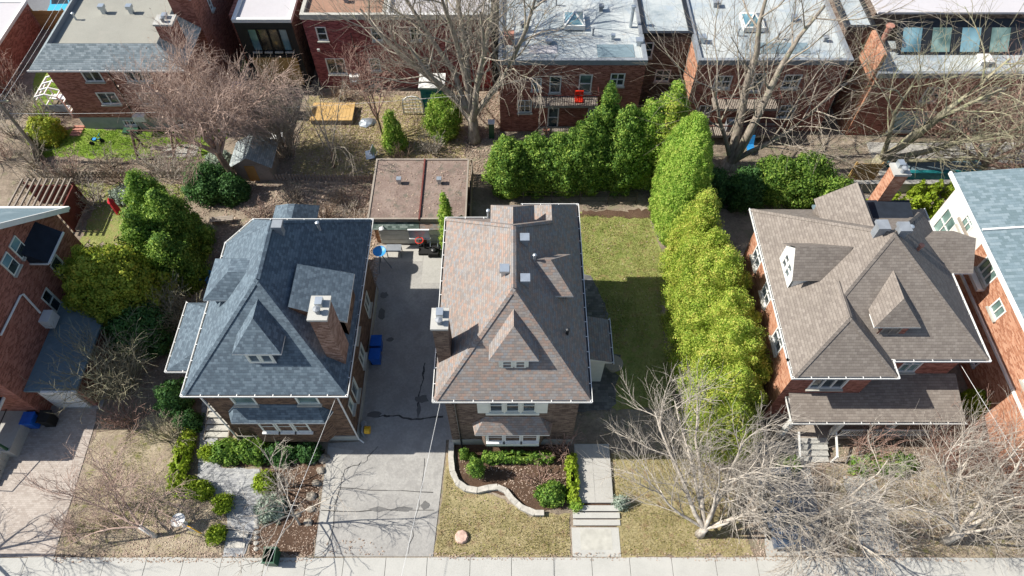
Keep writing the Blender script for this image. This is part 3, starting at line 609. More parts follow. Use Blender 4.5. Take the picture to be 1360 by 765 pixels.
# side shed dormers
s1 = [(-10.6, 19.45, 9.78), (-10.6, 16.95, 9.78), (-8.0, 16.75, 8.7), (-8.0, 19.6, 8.7)]
sd_ = roof(h1, 'slate_shingle', [s1[::-1]], [(-8.0, 16.75, 8.7), (-8.0, 19.6, 8.7), (-8.6, 19.6, 8.95), (-8.6, 16.75, 8.95)], .1, 'dormer_roof')
MB().box(-9.8, -8.25, 17.0, 19.35, 6.6, 8.62).build('dormer', 'brown_brick', h1); MB().poly([(-10.6, 17.0, 9.7), (-8.25, 17.0, 8.7), (-8.25, 17.0, 7), (-10.6, 17.0, 8)]).poly([(-10.6, 19.35, 9.7), (-10.6, 19.35, 8), (-8.25, 19.35, 7), (-8.25, 19.35, 8.7)]).build('dormer_cheek', 'brown_brick', h1)
s2 = [(-12.3, 20.4, 10.62), (-12.3, 18.15, 10.62), (-15.3, 18.0, 8.75), (-15.3, 20.55, 8.75)]
a, b = (-15.3, 18.0, 8.7), (-15.3, 20.55, 8.7)
r3 = roof(h1, 'slate_shingle', [[b, a, (-13.9, 18.9, 9.85), (-13.9, 19.7, 9.85)], [a, (-12.6, 18.0, 8.75), (-12.3, 18.9, 9.95), (-13.9, 18.9, 9.85)], [(-12.6, 20.55, 8.75), b, (-13.9, 19.7, 9.85), (-12.3, 19.7, 9.95)], [(-13.9, 18.9, 9.85), (-12.3, 18.9, 9.95), (-12.3, 19.7, 9.95), (-13.9, 19.7, 9.85)]], [a, (-13.9, 18.0, 8.7), (-13.9, 20.55, 8.7), b], .09, 'dormer_roof')
MB().box(-15.0, -13.4, 18.35, 20.2, 7.2, 8.62).build('dormer', 'slate_shingle', h1)
# rear wing, left porch, bay
box_part(h1, 'rear_wing', 'brown_brick', -14.2, -12.1, 24.1, 26.9, 0, 5.05)
rr = roof(h1, 'slate_shingle', [[(-14.5, 27.2, 5.1), (-14.5, 24.1, 5.1), (-13.4, 24.1, 5.95), (-13.4, 26.6, 5.95)], [(-11.8, 24.1, 5.1), (-11.8, 27.2, 5.1), (-13.0, 26.6, 5.95), (-13.0, 24.1, 5.95)], [(-13.4, 26.6, 5.95), (-13.4, 24.1, 5.95), (-13.0, 24.1, 5.95), (-13.0, 26.6, 5.95)], [(-11.8, 27.2, 5.1), (-14.5, 27.2, 5.1), (-13.4, 26.6, 5.95), (-13.0, 26.6, 5.95)]], None, name='rear_roof')
box_part(h1, 'side_porch', 'brown_brick', -18.5, -15.4, 17.2, 20.7, 0, 3.3)
pa, pb, pc, pd = (-18.95, 16.75, 3.5), (-15.35, 16.75, 3.5), (-15.35, 21.15, 3.5), (-18.95, 21.15, 3.5)
pr = roof(h1, 'slate_shingle', [[pa, pb, (-15.4, 18.6, 4.9)], [pd, pa, (-15.4, 18.6, 4.9), (-15.4, 19.4, 4.9)], [pc, pd, (-15.4, 19.4, 4.9)]], [pa, pb, pc, pd], .12, 'porch_roof'); gutter(pr, [pa, pb]); gutter(pr, [pd, pa])
bay = MB().prism([(-14.3, 14.13), (-13.8, 13.62), (-10.2, 13.62), (-9.7, 14.13)], 1.0, 4.0).build('bay', 'brown_brick', h1)
facade(bay, 'brown_brick', (-13.69, 13.6), (1, 0), 3.38, 1.05, 4.0, [(.45, 1.25, 2.6, 3.85, 1, 2), (1.32, 2.12, 2.6, 3.85, 1, 2), (2.19, 2.99, 2.6, 3.85, 1, 2)], 'cream_trim', sill='white_trim')
ba, bb, bc, bd = (-14.75, 14.1, 4.08), (-14.45, 13.44, 4.08), (-9.65, 13.44, 4.08), (-9.3, 14.1, 4.08)
br = roof(h1, 'slate_shingle', [[bb, bc, (-9.95, 14.1, 4.95), (-14.15, 14.1, 4.95)], [ba, bb, (-14.15, 14.1, 4.95)], [bc, bd, (-9.95, 14.1, 4.95)]], [ba, bb, bc, bd], .1, 'bay_roof')
chimney(h1, -8.98, -8.22, 15.35, 16.5, 6.3, 11.2, 'flue_brick')
vent(h1, -11.5, 20.9, 10.75, .5, .38, 'grey_metal'); pipe(h1, -10.1, 22.2, 9.0, .5, .07); 
st = thing('entry_stair', 'grey side stair between the paved path and the brick house', 'stairs', (-16.8, 15.6, 0))
for i in range(6): MB().box(-17.5, -16.2, 14.2 + i * .36, 14.52 + i * .36, .12 + i * .1, .17 + i * .1).build('tread', 'concrete_block', st)
for sx in (-17.53, -16.17): MB().bar((sx, 14.1, .02), (sx, 16.4, .66), .05, .2).build('stringer', 'wood_grey', st)

# ------------------------------------------------------------------ house with mixed brown hip roof
h2 = thing('brick_house', 'dark brick house with mottled brown and grey shingled hip roof above the mulch bed', 'house', (0, 19, 0))
X0, X1, Y0, Y1 = -3.3, 3.35, 13.86, 24.1
facade(h2, 'dark_brick', (X0, Y0), (1, 0), X1 - X0, 0, 6.95, [(2.15, 2.85, 4.6, 6.05, 1, 2), (2.98, 3.68, 4.6, 6.05, 1, 2), (3.81, 4.51, 4.6, 6.05, 1, 2)], 'cream_trim', sill=None)
sf = MB()
for (a, b) in ((-1.75, -1.17), (-.43, -.34), (.4, .49), (1.23, 1.8)): sf.box(a, b, 13.79, 13.855, 4.56, 6.15)
sf.box(-1.75, 1.8, 13.79, 13.855, 6.151, 6.4).box(-1.35, 1.4, 13.74, 13.855, 4.4, 4.559).build('window_surround', 'cream_trim', h2)
for p0, r_, wd in (((X1, Y0), (0, 1), Y1 - Y0), ((X0, Y1), (0, -1), Y1 - Y0)):
    facade(h2, 'dark_brick', p0, r_, wd, 0, 6.95, [(1.5, 2.4, 4.6, 6, 2, 2, 'glass_blue'), (4.2, 5.2, 4.6, 6, 2, 2, 'glass_blue'), (6.8, 7.8, 4.6, 6, 2, 2, 'glass_blue'), (4.2, 5.2, 1.6, 3, 1, 2)], 'cream_trim')
facade(h2, 'dark_brick', (X1, Y1), (-1, 0), X1 - X0, 0, 6.95)
box_part(h2, 'foundation', 'concrete_block', X0 - .05, X1 + .05, Y0 - .05, Y1 + .05, -.05, .75)
for i in range(14): MB().box(X0 - .03, X0 + (.45 if i % 2 else .3), Y0 - .03, Y0 + .28, .76 + i * .4, 1.14 + i * .4).build('quoin', 'dark_brick', h2)
ze = 7.0; FL, FR, BR, BL = (-3.72, 13.42, ze), (3.75, 13.42, ze), (3.75, 25.6, ze), (-3.72, 24.6, ze); A, B = (.05, 17.2, 11.02), (.05, 20.85, 11.02)
BM = (1.3, 25.6, ze); BR2 = (2.15, 23.0, 8.7)
ro = roof(h2, 'blend_shingle', [[FL, FR, A], [FR, BR, (2.15, 24.2, 8.7), (2.15, 23.05, 8.7), B, A], [(2.15, 23.05, 8.7), (.6, 24.6, ze), BL, B], [BL, FL, A, B], [BR, (.6, 25.6, ze), (2.15, 24.2, 8.7)], [(.6, 25.6, ze), (.6, 23.6, ze), (2.15, 23.05, 8.7), (2.15, 24.2, 8.7)]], [FL, FR, BR, (.6, 25.6, ze), (.6, 24.6, ze), BL])
MB().box(.9, 3.3, 24.1, 25.2, 0, 6.9).build('rear_wing', 'dark_brick', h2)
gutter(ro, [FL, FR]); gutter(ro, [FR, BR]); gutter(ro, [BR, (.6, 25.6, ze)]); gutter(ro, [(.5, 24.6, ze), BL]); gutter(ro, [BL, FL])
caps(ro, [(FL, A), (FR, A), (A, B), (BL, B), (B, (2.15, 23.05, 8.7))], 'blend_shingle')
# rear gable dormer
MB().poly([(-1.15, 20.6, 9.0), (.05, 20.6, 10.15), (.05, 22.8, 10.15), (-1.15, 23.9, 9.0)][::-1]).poly([(1.2, 20.6, 9.0), (1.2, 23.9, 9.0), (.05, 22.8, 10.15), (.05, 20.6, 10.15)][::-1]).poly([(1.2, 23.9, 9.0), (-1.15, 23.9, 9.0), (.05, 22.8, 10.15)]).build('dormer_roof', 'blend_shingle', h2)
MB().prism([(-1.0, 21.5), (1.05, 21.5), (1.05, 23.7), (-1.0, 23.7)], 7.3, 8.98).build('dormer', 'dark_brick', h2)
# front dormer
dm = MB().box(-.62, .78, 14.6, 17, 7.6, 8.98).build('dormer', 'blend_shingle', h2)
facade(dm, 'cream_trim', (-.62, 14.56), (1, 0), 1.4, 7.8, 9.0, [(.14, .64, 8.15, 8.85, 1, 2), (.76, 1.26, 8.15, 8.85, 1, 2)], 'cream_trim', name='dormer_face', sill=None)
a, b, ap = (-1.08, 14.5, 9.0), (1.24, 14.5, 9.0), (.08, 15.6, 10.3)
roof(dm, 'blend_shingle', [[a, b, ap], [b, (1.24, 16.9, 9.0), (.08, 17.2, 10.3), ap], [(-1.08, 16.9, 9.0), a, ap, (.08, 17.2, 10.3)]], [a, b, (1.24, 15.2, 9.0), (-1.08, 15.2, 9.0)], .08)
# right dormer, hipped
MB().box(.8, 2.75, 18.45, 20.55, 7.5, 8.72).build('dormer', 'blend_shingle', h2)
a, b, c, d = (1.4, 18.2, 8.75), (3.05, 18.2, 8.75), (3.05, 20.8, 8.75), (1.4, 20.8, 8.75); e, f_ = (.6, 19.5, 10.05), (1.9, 19.5, 10.05)
roof(h2, 'blend_shingle', [[(.6, 18.2, 8.75), b, f_, e], [b, c, f_], [c, (.6, 20.8, 8.75), e, f_]], [a, b, c, d], .08, 'dormer_roof')
# bay
bay = MB().prism([(-1.75, 13.87), (-1.45, 13.4), (1.5, 13.4), (1.8, 13.87)], .9, 3.0).build('bay', 'dark_brick', h2)
facade(bay, 'cream_trim', (-1.42, 13.38), (1, 0), 2.9, .95, 3.0, [(.1, .95, 1.7, 2.85, 1, 2), (1.02, 1.88, 1.7, 2.85, 1, 2), (1.95, 2.8, 1.7, 2.85, 1, 2)], 'white_trim', sill='white_trim')
ba, bb, bc, bd = (-2.1, 13.85, 3.05), (-1.95, 13.2, 3.05), (1.98, 13.2, 3.05), (2.15, 13.85, 3.05)
roof(h2, 'blend_shingle', [[bb, bc, (1.45, 13.85, 3.95), (-1.4, 13.85, 3.95)], [ba, bb, (-1.4, 13.85, 3.95)], [bc, bd, (1.45, 13.85, 3.95)]], [ba, bb, bc, bd], .1, 'bay_roof')
# side porch
box_part(h2, 'side_porch', 'cream_trim', 3.36, 5.3, 17.75, 20.0, 0, 2.9)
pr = roof(h2, 'blend_shingle', [[(5.6, 17.45, 3.1), (5.6, 20.25, 3.1), (3.37, 20.25, 3.75), (3.37, 17.45, 3.75)]], [(3.37, 17.45, 3.1), (5.6, 17.45, 3.1), (5.6, 20.25, 3.1), (3.37, 20.25, 3.1)], .12, 'porch_roof'); gutter(pr, [(5.6, 17.45, 3.1), (5.6, 20.25, 3.1)])
MB().poly([(3.37, 17.46, 3.1), (5.58, 17.46, 3.1), (3.37, 17.46, 3.74)]).build('porch_gable', 'cream_trim', h2)
box_part(h2, 'side_hatch', 'cream_trim', 3.4, 4.6, 23.2, 23.9, 0, .7)
chimney(h2, -3.62, -2.95, 15.35, 16.35, 6.3, 10.4, 'dark_brick')
for vx, vy, vz in ((.62, 20.3, 10.5), (.62, 17.9, 10.5), (-.35, 18.35, 10.65)): vent(h2, vx, vy, vz, .46, .36)
pipe(h2, 1.1, 19.5, 10.0, .35, .06); pipe(h2, 2.7, 16.4, 8.2, .3, .07, 'black_metal'); pipe(h2, -1.35, 24.7, 7.0, .5, .07)
downspout(h2, [(-3.2, 13.7, 6.8), (-2.85, 13.79, 6.5), (-2.85, 13.79, .4), (-2.8, 13.6, .1)], 'black_metal')

# ------------------------------------------------------------------ house with taupe roof
h3 = thing('brick_house', 'orange brick house with taupe shingled roof, two front gables and a wide porch', 'house', (19, 20, 0))
for p0, r_, wd, ws in (((14.5, 25.2), (0, -1), 9.75, [(1.0, 2.2, 4, 5.4, 2, 2), (3.6, 4.8, 4, 5.4, 2, 2), (6.6, 7.8, 4, 5.4, 2, 2)]), ((14.5, 15.45), (1, 0), 4.2, [(1.2, 3.0, 4, 5.5, 3, 1)]), ((18.7, 15.45), (0, 1), 1.0, []),
                   ((18.7, 16.45), (1, 0), 4.9, [(.4, 1.4, 3.95, 5.6, 1, 2, 'glass_green'), (2.0, 3.0, 3.95, 5.6, 2, 2, 'glass_green')]), ((23.6, 16.45), (0, 1), 8.75, [(5, 6, 3.5, 5, 1, 1)]), ((23.6, 25.2), (-1, 0), 9.1, [])):
    facade(h3, 'red_brick' if r_[1] == 0 else 'orange_brick', p0, r_, wd, 0, 6.45, ws, 'white_trim')  # side walls orange, front redder: sun and shade put into the brick colour
box_part(h3, 'foundation', 'concrete_block', 14.45, 23.65, 16.4, 25.25, -.05, .6)
ze = 6.5; FL, FR, BR, BL, AP = (14.0, 15.85, ze), (24.05, 15.85, ze), (24.05, 25.7, ze), (14.0, 25.7, ze), (18.95, 20.8, 10.5)
ro = roof(h3, 'taupe_shingle', [[(17.5, 15.85, ze), FR, AP, (16.5, 18.35, 8.52)], [FR, BR, AP], [BR, BL, AP], [BL, FL, AP]], [FL, FR, BR, BL])
gutter(ro, [(19.3, 15.85, ze), FR]); gutter(ro, [FR, BR]); gutter(ro, [BL, FL])
caps(ro, [(FR, AP), (BR, AP), (BL, AP), ((16.5, 18.35, 8.52), AP)], 'taupe_shingle')
wa, wb, wp, wq = (14.0, 14.9, ze), (19.15, 14.9, ze), (16.5, 17.1, 8.62), (16.5, 19.2, 8.62)
wr = roof(h3, 'taupe_shingle', [[wa, wb, wp], [wb, (19.15, 18.2, ze), wq, wp], [(14.0, 18.2, ze), wa, wp, wq]], [wa, wb, (19.15, 15.84, ze), (14.0, 15.84, ze)], name='front_roof')
gutter(wr, [wa, wb]); gutter(wr, [wb, (19.15, 15.85, ze)]); gutter(wr, [(14.0, 15.85, ze), wa]); caps(wr, [(wa, wp), (wb, wp), (wp, wq)], 'taupe_shingle')
# left gable dormer
MB().box(14.75, 17.2, 19.85, 21.8, 6.6, 8.15).build('dormer', 'white_trim', h3)
facade(h3, 'white_trim', (14.62, 21.8), (0, -1), 1.95, 6.9, 8.2, [(.4, .95, 7.15, 8.3, 1, 2), (1.0, 1.55, 7.15, 8.3, 1, 2)] if False else [(.4, .93, 7.1, 8.1, 1, 2), (1.02, 1.55, 7.1, 8.1, 1, 2)], 'white_trim', name='dormer_face', sill=None, top=[(1.95, 8.22), (.975, 9.2)])
roof(h3, 'taupe_shingle', [[(14.45, 19.6, 8.05), (16.6, 19.6, 8.05), (17.4, 20.82, 9.35), (14.45, 20.82, 9.35)], [(16.6, 22.05, 8.05), (14.45, 22.05, 8.05), (14.45, 20.82, 9.35), (17.4, 20.82, 9.35)]], None, name='dormer_roof')
# front dormer
dm = MB().box(18.35, 19.65, 16.9, 18.8, 7.0, 8.05).build('dormer', 'taupe_shingle', h3)
facade(dm, 'red_brick', (18.3, 16.88), (1, 0), 1.4, 7.1, 8.08, [(.12, 1.05, 7.3, 8.0, 2, 1, 'glass_green')], 'wood_grey', name='dormer_face', sill=None)
a, b, ap = (17.85, 16.8, 8.1), (20.15, 16.8, 8.1), (19.0, 17.7, 9.35)
roof(dm, 'taupe_shingle', [[a, b, ap], [b, (20.15, 18.6, 8.1), (19.0, 19.4, 9.35), ap], [(17.85, 18.6, 8.1), a, ap, (19.0, 19.4, 9.35)]], [a, b, (20.15, 17.6, 8.1), (17.85, 17.6, 8.1)], .08)
# right gabled wing and rear gable
box_part(h3, 'side_wing', 'orange_brick', 23.0, 24.9, 21.5, 23.9, 0, 6.3)
roof(h3, 'taupe_shingle', [[(21.0, 21.15, ze), (25.25, 21.15, ze), (25.25, 22.6, 7.75), (21.0, 22.6, 7.75)], [(25.25, 24.1, ze), (21.0, 24.1, ze), (21.0, 22.6, 7.75), (25.25, 22.6, 7.75)]], [(23, 21.15, ze), (25.25, 21.15, ze), (25.25, 24.1, ze), (23, 24.1, ze)], .1, 'side_roof')
MB().poly([(24.9, 21.5, 6.3), (24.9, 23.9, 6.3), (24.9, 22.6, 7.6)]).build('gable', 'orange_brick', h3)
roof(h3, 'taupe_shingle', [[(16.9, 21.5, 8.1), (18.75, 21.5, 9.5), (18.75, 25.1, 9.5), (16.9, 25.1, 8.1)][::-1], [(19.4, 25.1, 8.7), (18.75, 25.1, 9.5), (18.75, 21.5, 9.5), (19.4, 21.5, 8.7)][::-1]], None, name='rear_roof')
MB().box(17.1, 19.2, 22.0, 24.9, 6.4, 8.2).build('rear_dormer', 'taupe_shingle', h3)
roof(h3, 'navy_shingle', [[(19.5, 23.2, 8.2), (21.9, 23.2, 8.2), (22.4, 25.2, 7.9), (19.5, 25.2, 7.9)]], [(19.5, 23.2, 8.2), (21.9, 23.2, 8.2), (22.4, 25.2, 7.9), (19.5, 25.2, 7.9)], .2, 'rear_flat_roof')
chimney(h3, 20.55, 21.3, 25.1, 25.85, 0, 10.0, 'orange_brick')
vent(h3, 18.4, 21.15, 10.35, .6, .42, 'grey_metal'); vent(h3, 19.5, 21.1, 10.25, .6, .42, 'grey_metal'); pipe(h3, 20.4, 21.7, 9.2, .6, .09); pipe(h3, 20.9, 20.9, 8.9, .4, .09, 'terracotta')
# front porch
pa, pb, pc, pd = (14.9, 13.95, 3.0), (24.1, 13.95, 3.0), (24.1, 16.44, 3.75), (18.75, 16.44, 3.75)
pr = roof(h3, 'taupe_shingle', [[pa, pb, pc, pd, (18.75, 15.44, 3.45), (14.9, 15.44, 3.45)]], [pa, pb, (24.1, 16.44, 3.0), (18.75, 16.44, 3.0), (18.75, 15.44, 3.0), (14.9, 15.44, 3.0)], .2, 'porch_roof'); gutter(pr, [pa, pb])
for px in (15.2, 18.0, 20.9, 23.8): MB().box(px - .13, px + .13, 14.15, 14.4, .6, 2.8).build('porch_column', 'white_trim', h3)
box_part(h3, 'porch_floor', 'wood_grey', 14.9, 24.0, 14.0, 15.4, .45, .6)
rl = MB().box(18.2, 23.7, 14.05, 14.12, 1.45, 1.52).box(18.2, 23.7, 14.05, 14.12, .75, .81)
for i in range(40): xx = 18.25 + i * .139; rl.box(xx, xx + .035, 14.06, 14.1, .81, 1.45)
rl.build('railing', 'white_trim', h3)
for i in range(4): MB().box(15.9, 17.7, 13.98 - .3 * (i + 1), 14.0 - .3 * i, 0, .6 - .15 * i - .02).build('step', 'concrete_walk', h3)
for sx in (15.8, 17.85):
    MB().bar((sx, 12.8, .9), (sx, 14.0, 1.5), .09, .09).bar((sx, 12.8, 0), (sx, 12.8, .95), .1).build('handrail', 'white_trim', h3)
MB().box(19.0, 19.4, 13.4, 13.7, 0, .02).build('mat', 'rubber', h3) if False else None

# ------------------------------------------------------------------ red brick gabled house at the paved drive
h0 = thing('brick_house', 'red brick gabled house with pale roof and dark awning beside the paved drive', 'house', (-33, 20, 0))
WZ = 6.1
facade(h0, 'red_brick', (-27, 15.5), (0, 1), 10.3, 0, WZ, [(5.45, 6.2, 2.55, 4.3, 1, 2), (7.4, 8.3, 2.9, 4.7, 1, 2)], 'cream_trim', top=[(10.3, WZ), (5.2, 10.35), (0, WZ)][0:2] + [(0, WZ + .001)])
for (u0, u1) in ((20.85, 21.5), (21.95, 22.6)):      # attic windows sit in the gable
    w0 = MB().box(-27.02, -26.94, u0 - .07, u1 + .07, 6.75, 7.95).build('window', 'cream_trim', h0); MB().box(-26.95, -26.93, u0, u1, 6.85, 7.35).build('pane', 'glass', w0); MB().box(-26.95, -26.93, u0, u1, 7.42, 7.88).build('pane', 'glass_blue', w0); MB().box(-27, -26.84, u0 - .1, u1 + .1, 6.65, 6.75).build('sill', 'concrete_block', w0)
facade(h0, 'red_brick', (-40, 15.5), (1, 0), 13, 0, WZ, [(1, 2.2, 3.6, 5, 2, 1), (9.5, 10.9, 3.6, 5, 2, 1)], 'cream_trim'); facade(h0, 'red_brick', (-27, 25.8), (-1, 0), 13, 0, WZ); facade(h0, 'red_brick', (-40, 25.8), (0, -1), 10.3, 0, WZ)
rid = (20.65, 10.75)
hr = roof(h0, 'blue_metal', [[(-40.3, 15.0, 5.85), (-26.6, 15.0, 5.85), (-26.6, rid[0], rid[1]), (-40.3, rid[0], rid[1])], [(-26.6, 26.3, 5.85), (-40.3, 26.3, 5.85), (-40.3, rid[0], rid[1]), (-26.6, rid[0], rid[1])]], None)
MB().bar((-26.57, 15.0, 5.8), (-26.57, rid[0], rid[1] - .05), .12, .3).bar((-26.57, 26.3, 5.8), (-26.57, rid[0], rid[1] - .05), .12, .3).build('rake_board', 'white_trim', hr)
MB().box(-40.3, -26.5, 26.3, 26.45, 5.75, 5.9).build('gutter', 'white_trim', hr)
aw = MB().poly([(-27, 22.1, 7.1), (-25.95, 22.1, 6.15), (-25.95, 24.3, 6.15), (-27, 24.3, 7.1)]).poly([(-27, 22.1, 7.1), (-27, 22.1, 6.1), (-25.95, 22.1, 6.15)]).build('awning', 'navy_shingle', h0)
MB().box(-25.95, -25.88, 22.1, 24.3, 6.06, 6.18).box(-27, -25.95, 22.03, 22.1, 6.04, 6.14).build('trim', 'white_trim', aw)
MB().box(-27, -26.45, 19.7, 20.5, 3.0, 3.75).build('air_conditioner', 'white_trim', h0)
MB().tube([(-26.9, 17.6, 5.9), (-26.9, 20.1, 5.85), (-26.9, 20.3, 5.7), (-26.9, 20.15, 4.0)], .06, 7).tube([(-26.9, 20.1, 3.0), (-26.9, 20.05, 2.6)], .05, 6).build('line_cover', 'white_trim', h0)
an = box_part(h0, 'garage', 'red_brick', -26.99, -24.3, 16.2, 21.8, 0, 2.5); box_part(an, 'garage_roof', 'blue_metal', -26.99, -24.1, 15.9, 22.0, 2.5, 2.66)
box_part(an, 'roof_edge', 'white_trim', -26.0, -24.05, 15.78, 15.9, 2.52, 2.72)
gd = box_part(an, 'garage_door', 'white_trim', -26.6, -24.6, 16.08, 16.19, .05, 2.1)
for i in range(4): MB().box(-26.58, -24.62, 16.05, 16.08, .1 + i * .5, .56 + i * .5).build('panel', 'white_trim', gd)
pc_ = thing('entry_porch', 'small entry porch with dark canopy and white edged steps on the red brick house', 'porch', (-29.6, 14.2, 0))
MB().obox((-29.2, 14.2, 2.95), (1.5, 0, 0), (0, 1.15, .15), (0, -.01, .06)).build('canopy', 'navy_shingle', pc_); MB().box(-30.7, -27.68, 13.0, 13.06, 2.68, 2.86).box(-27.7, -27.62, 13.06, 15.4, 2.85, 3.02).build('canopy_trim', 'white_trim', pc_)
for cx_ in (-30.55, -27.85): MB().box(cx_ - .06, cx_ + .06, 13.15, 13.27, 0, 2.72).build('post', 'green_plastic', pc_)
MB().box(-30.6, -27.7, 13.1, 15.49, 0, .9).build('landing', 'concrete', pc_)
for i in range(6): MB().box(-30.4, -28.2, 13.1 - .33 * (i + 1), 13.12 - .33 * i, 0, .8 - .13 * i).build('step', 'concrete_walk', pc_)
for cx_ in (-30.45, -28.15):
    MB().tube([(cx_, 11.2, .9), (cx_, 13.1, 1.8), (cx_, 15.2, 1.8)], .03, 6).tube([(cx_, 11.2, .05), (cx_, 11.2, .9)], .025, 6).tube([(cx_, 12.2, .3), (cx_, 12.2, 1.38)], .02, 6).build('handrail', 'black_metal', pc_)

# ------------------------------------------------------------------ house at the right edge
h4 = thing('brick_house', 'house with white siding over orange brick and pale blue grey low roof', 'house', (34, 21, 0))
facade(h4, 'white_siding', (27.2, 28.0), (0, -1), 4.2, 0, 6.7, [(.5, 1.85, 2.6, 4.6, 2, 2, 'glass_green'), (2.0, 2.9, 4.7, 6.3, 2, 2, 'glass_green')], 'white_trim')
facade(h4, 'orange_brick', (27.2, 23.8), (0, -1), 13.8, 0, 6.7, [(.9, 2.3, 4.6, 6.2, 3, 1, 'glass_green'), (3.4, 4.3, 4.2, 5.2, 2, 1, 'glass_green'), (4.3, 5.7, 1.2, 2.6, 3, 1), (8.0, 9.2, 4.2, 5.6, 2, 1)], 'white_trim')
facade(h4, 'orange_brick', (27.2, 10), (1, 0), 14, 0, 6.7); facade(h4, 'white_siding', (41.2, 28), (-1, 0), 14, 0, 6.7); facade(h4, 'orange_brick', (41.2, 10), (0, 1), 18, 0, 6.7)
MB().box(27.12, 27.19, 23.5, 28.0, 4.62, 4.76).build('siding_band', 'wood_grey', h4) if False else MB().bar((27.15, 23.85, 5.0), (27.15, 26.3, 5.0), .1, .16).build('siding_band', 'wood_grey', h4)
MB().bar((27.15, 11, 3.3), (27.15, 23.7, 3.3), .12, .14).build('band_course', 'white_trim', h4)
ra, rb_, rc_, rd = (26.5, 9.5, 6.8), (42, 9.5, 6.8), (42, 28.3, 6.8), (26.5, 28.3, 6.8)
hr = roof(h4, 'blue_shingle', [[ra, (34, 9.5, 7.6), (34, 28.3, 7.6), rd], [(34, 9.5, 7.6), rb_, rc_, (34, 28.3, 7.6)]], [ra, rb_, rc_, rd], .22)
MB().box(26.38, 26.5, 9.4, 28.4, 6.62, 6.85).build('gutter', 'white_trim', hr)
MB().bar((26.6, 23.9, 6.87), (33.9, 23.9, 7.64), .12, .08).build('roof_seam', 'white_trim', hr)
MB().box(26.75, 27.19, 21.4, 23.0, 4.3, 4.5).build('window_ledge', 'white_trim', h4)
ac = tag(MB().box(24.6, 25.5, 16.4, 17.2, .1, .95).build('heat_pump', 'white_trim'), 'white heat pump unit on the ground between the taupe roofed and the siding house', 'heat pump')
MB().lathe((25.05, 16.39, .5), [(.3, 0), (.3, .02)], 14).build('fan_grille', 'grey_metal', ac)

# ------------------------------------------------------------------ garage at the end of the driveway
g = thing('double_garage', 'low double garage with flat brown gravel roof at the end of the driveway', 'garage', (-6.2, 30.5, 0))
facade(g, 'tan_brick', (-9.2, 28.2), (1, 0), 6.0, 0, 2.6); facade(g, 'tan_brick', (-3.2, 28.2), (0, 1), 5, 0, 2.6); facade(g, 'tan_brick', (-9.2, 33.2), (0, -1), 5, 0, 2.6); facade(g, 'tan_brick', (-3.2, 33.2), (-1, 0), 6, 0, 2.6)
MB().box(-9.3, -6.07, 28.15, 33.3, 2.6, 2.7).build('roof', 'gravel_roof', g); MB().box(-6.0, -3.08, 28.15, 33.3, 2.6, 2.69).build('roof', 'gravel_roof', g)
MB().box(-6.08, -5.99, 28.0, 33.35, 2.6, 2.82).build('dividing_curb', 'dark_red_wood', g)
MB().box(-9.35, -3.05, 33.3, 33.42, 2.45, 2.78).box(-9.35, -3.05, 28.03, 28.15, 2.45, 2.76).box(-9.42, -9.3, 28.03, 33.42, 2.45, 2.76).box(-3.08, -2.98, 28.03, 33.42, 2.45, 2.76).build('roof_edge', 'wood_grey', g)
MB().poly([(-9.25, 27.75, 2.0), (-6.1, 27.75, 2.0), (-6.1, 28.19, 2.44), (-9.25, 28.19, 2.44)]).build('canopy', 'green_shingle', g); MB().poly([(-6.05, 27.75, 2.0), (-3.1, 27.75, 2.0), (-3.1, 28.19, 2.44), (-6.05, 28.19, 2.44)]).build('canopy', 'blend_shingle', g)
for a, b in ((-8.9, -6.4), (-5.8, -3.5)):
    d_ = box_part(g, 'garage_door', 'curtain', a, b, 28.1, 28.19, .05, 2.0)
    for i in range(4): MB().box(a + .03, b - .03, 28.07, 28.1, .1 + i * .48, .54 + i * .48).build('panel', 'curtain', d_)
vent(g, -7.6, 31.2, 2.7, .32, .5); vent(g, -4.9, 31.2, 2.7, .32, .5)
MB().tube([(-8.5, 27.9, 2.2), (-8.5, 27.6, 2.35)], .04, 6).lathe((-8.5, 27.55, 2.2), [(.06, 0), (.16, .12), (.16, .2), (.05, .26)], 10).build('lamp', 'white_trim', g)

# ------------------------------------------------------------------ row behind the gardens
ap = thing('apartment_house', 'red brick apartment house with grey shingled mansard edge and flat gravel roof', 'building', (-28, 45, 0))
ws = [(3.6, 4.9, 4.55, 5.55, 2, 1), (6.5, 8.3, 4.55, 5.55, 3, 1), (3.7, 5.1, 2.45, 3.55, 2, 1), (6.6, 8.6, 2.45, 3.55, 3, 1)]
ws = [(a - 1.2 if a < 6 else a - 1.1, b - 1.2 if a < 6 else b - 1.1, c, d, e, f_) for a, b, c, d, e, f_ in ws]
facade(ap, 'red_brick', (-33.0, 39.3), (1, 0), 9.6, 1.15, 5.9, ws); facade(ap, 'grey_stucco', (-33.0, 39.3), (1, 0), 9.6, 0, 1.15, [(3.2, 4.1, .35, .85, 2, 1), (7.2, 8.0, .35, .85, 1, 1)], name='foundation')
facade(ap, 'red_brick', (-23.4, 39.3), (0, 1), 14, 0, 5.9, [(4, 4.7, 3, 4.4, 1, 2)]); facade(ap, 'red_brick', (-23.4, 53.3), (-1, 0), 9.6, 0, 5.9); facade(ap, 'red_brick', (-33.0, 53.3), (0, -1), 14, 0, 5.9)
e0 = [(-33.7, 38.75, 6), (-22.9, 38.75, 6), (-22.9, 53.9, 6), (-33.7, 53.9, 6)]; e1 = [(-32.2, 40.0, 7.25), (-24.6, 40.0, 7.25), (-24.6, 53, 7.25), (-32.2, 53, 7.25)]
mr = roof(ap, 'grey_shingle', [[e0[i], e0[(i + 1) % 4], e1[(i + 1) % 4], e1[i]] for i in range(4)], e0, .12, 'mansard'); gutter(mr, [e0[0], e0[1]])
